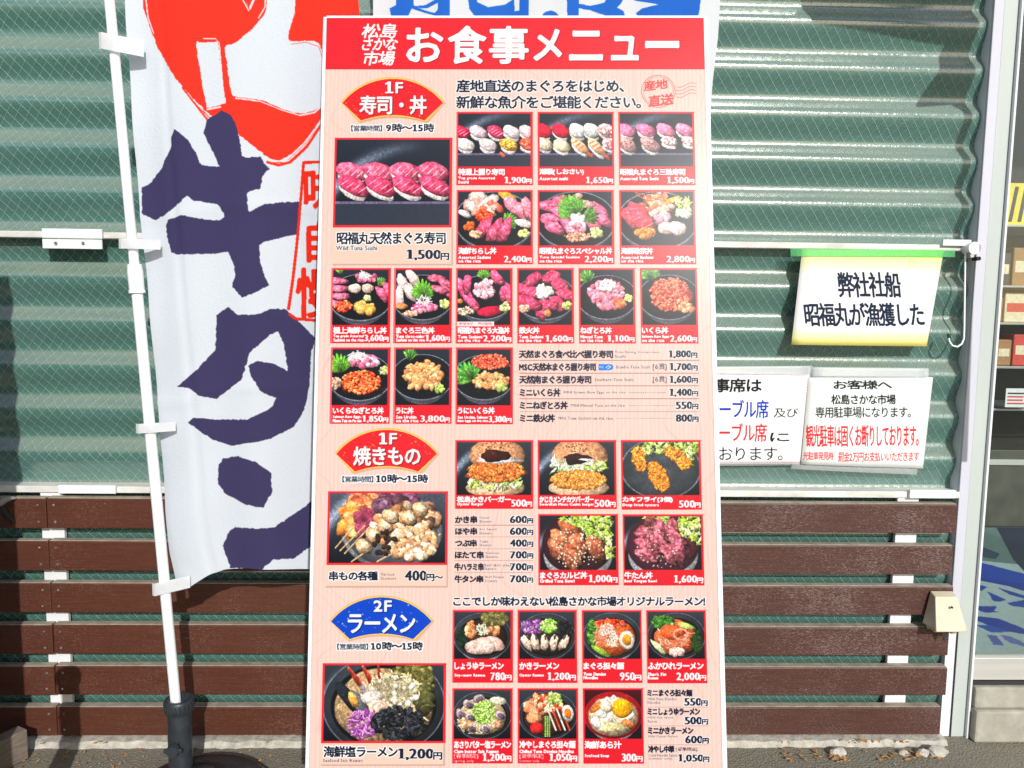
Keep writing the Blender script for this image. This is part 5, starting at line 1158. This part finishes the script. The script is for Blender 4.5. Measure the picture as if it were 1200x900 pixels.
Mc.poly([Z5(-60, 250), Z5(400, 250), Z5(400, 470), Z5(-60, 425)], K('7d9a98')); Mc.poly([Z5(50, 318), Z5(400, 300), Z5(400, 560), Z5(134, 458), Z5(110, 432)], K('2c3858')); Mc.poly([Z5(10, 436), Z5(60, 444), Z5(134, 468), Z5(220, 490), Z5(220, 530), Z5(100, 492), Z5(10, 474)], K('1848c8'))  # grey far part and navy area paint the door's shade; blue band is pattern
Mc.a *= (1-.12*vnoise(Mc.H, Mc.W, 5, np.random.RandomState(2), 3)[..., None])
for P, c in (([(835,260),(990,300),(990,330),(838,308)], '1d4fd0'), ([(866,352),(925,378),(905,384),(884,382)], '2350c8'), ([(898,340),(985,366),(985,376),(930,360)], '2350c8'), ([(925,388),(985,378),(985,402),(945,398)], '2350c8'), ([(836,330),(866,338),(845,352)], '2350c8'),
             ([(834,398),(895,398),(885,412),(905,416),(860,418),(834,410)], '1d46c0'), ([(826,428),(900,436),(985,470),(985,486),(900,470),(826,440)], '1d46c0'), ([(826,455),(880,458),(935,478),(880,480)], '2f62d8'), ([(864,486),(895,490),(918,520),(884,518)], '6a74d8'), ([(905,486),(940,492),(985,515),(985,524),(930,510)], '7a84dc'), ([(826,205),(905,235),(890,252),(826,240)], '38506c')):
    Mc.poly([Z4(*p) for p in P], K(c), 2)
mt = MB().box((XD0+.01, 2.39, ZF+.001), (XD0+1.91, 3.95, ZF+.008)).build('door_mat', m_print('shaded_mat_print', Mc.image('shaded_mat_print'), .9, 1.0), None, lambda co: Mc.uv(co))
tag(mt, 'pale blue door mat with scattered darker blue shapes and painted-in shade inside the glass door', 'mat')
case = thing('display_counter', 'metal and glass display counter with packages inside the shop door', 'counter', (2.3, 4.1, ZF))
cx0, cx1 = XD0+.05, 3.6
MB().box((cx0, 4.0, ZF+.001), (cx1, 4.5, ZF+.42), .004).build('base_cabinet', noisy('dark_metal_panel', (.05,.05,.04), (.10,.10,.08), 10, .4), case)
MB().box((cx0, 3.985, ZF+.34), (cx1, 3.999, ZF+.37), .002).build('rail', M_ALU, case)
SHZ = [at(1185, q, 3.98).z for q in (480, 430, 378, 334, 262)]
for z in SHZ: MB().box((cx0, 4.02, z-.012), (cx1, 4.45, z), .002).build('shelf', M_STEEL, case)
MB().box((cx0, 4.46, ZF+.43), (cx1, 4.48, 2.6)).build('back_panel', M_BACK, case)
PK = [('brown', (.30,.15,.06)), ('green', (.04,.25,.08)), ('cream', (.6,.52,.38)), ('yellow', (.75,.55,.03)), ('black', (.03,.03,.03)), ('red', (.5,.05,.04))]
PM = {n_: noisy(n_+'_package', c, tuple(min(1, q*1.4) for q in c), 60, .4) for n_, c in PK}
for px0, px1, pyt, sh, cn, lb in ((1176, 1212, 214, 4, 'yellow', 'yellow package with black stripes on the highest shelf behind the glass door'), (1166, 1186, 296, 3, 'black', 'black box at the left end of the second highest shelf behind the door'),
    (1188, 1214, 290, 3, 'brown', 'brown box right of the black box on the second highest shelf'), (1163, 1180, 348, 2, 'brown', 'small brown bag on the middle shelf behind the glass door'), (1182, 1210, 343, 2, 'cream', 'cream coloured packet on the middle shelf behind the glass door'),
    (1160, 1173, 385, 1, 'green', 'narrow green packet on the second lowest shelf behind the glass door'), (1176, 1194, 398, 1, 'brown', 'brown packet between green and red ones on the second lowest shelf'), (1196, 1214, 392, 1, 'red', 'red packet on the second lowest shelf behind the glass door'),
    (1158, 1172, 446, 0, 'cream', 'cream packet left of the price card on the lowest shelf')):
    a_, b_ = at(px0, 300, 4.08), at(px1, 300, 4.08); z0 = SHZ[sh]+.001; z1 = max(at(px0, pyt, 4.08).z, z0+.05)
    o = tag(MB().box((a_.x, 4.08, z0), (b_.x, 4.2, z1), .006).build('package', PM[cn]), lb, 'package', 'packages on the shop shelves')
    if cn == 'yellow':
        for q in range(3): MB().prism([(a_.x+.01+q*.05, 4.0785, z0+.02), (a_.x+.03+q*.05, 4.0785, z0+.02), (a_.x+.055+q*.05, 4.0785, z1-.02), (a_.x+.035+q*.05, 4.0785, z1-.02)], (0, .0012, 0)).build('black_stripe', PM['black'], o)
    else: MB().box((a_.x+.012, 4.0785, z0+(z1-z0)*.35), (b_.x-.012, 4.0797, z0+(z1-z0)*.65)).build('printed_label', PM['cream' if cn != 'cream' else 'red'], o)
pc_ = at(1190, 466, 3.98); o = MB().box((pc_.x-.06, 3.97, pc_.z-.05), (pc_.x+.08, 3.974, pc_.z+.05)).build('price_card', M_WHITE); tag(o, 'white price card standing on the counter behind the glass door', 'card')
for k in range(4): MB().box((pc_.x-.05, 3.9685, pc_.z+.02-k*.018), (pc_.x+.05+random.uniform(-.03,0), 3.9698, pc_.z+.028-k*.018)).build('printed_line', PM['red'] if k else PM['black'], o)
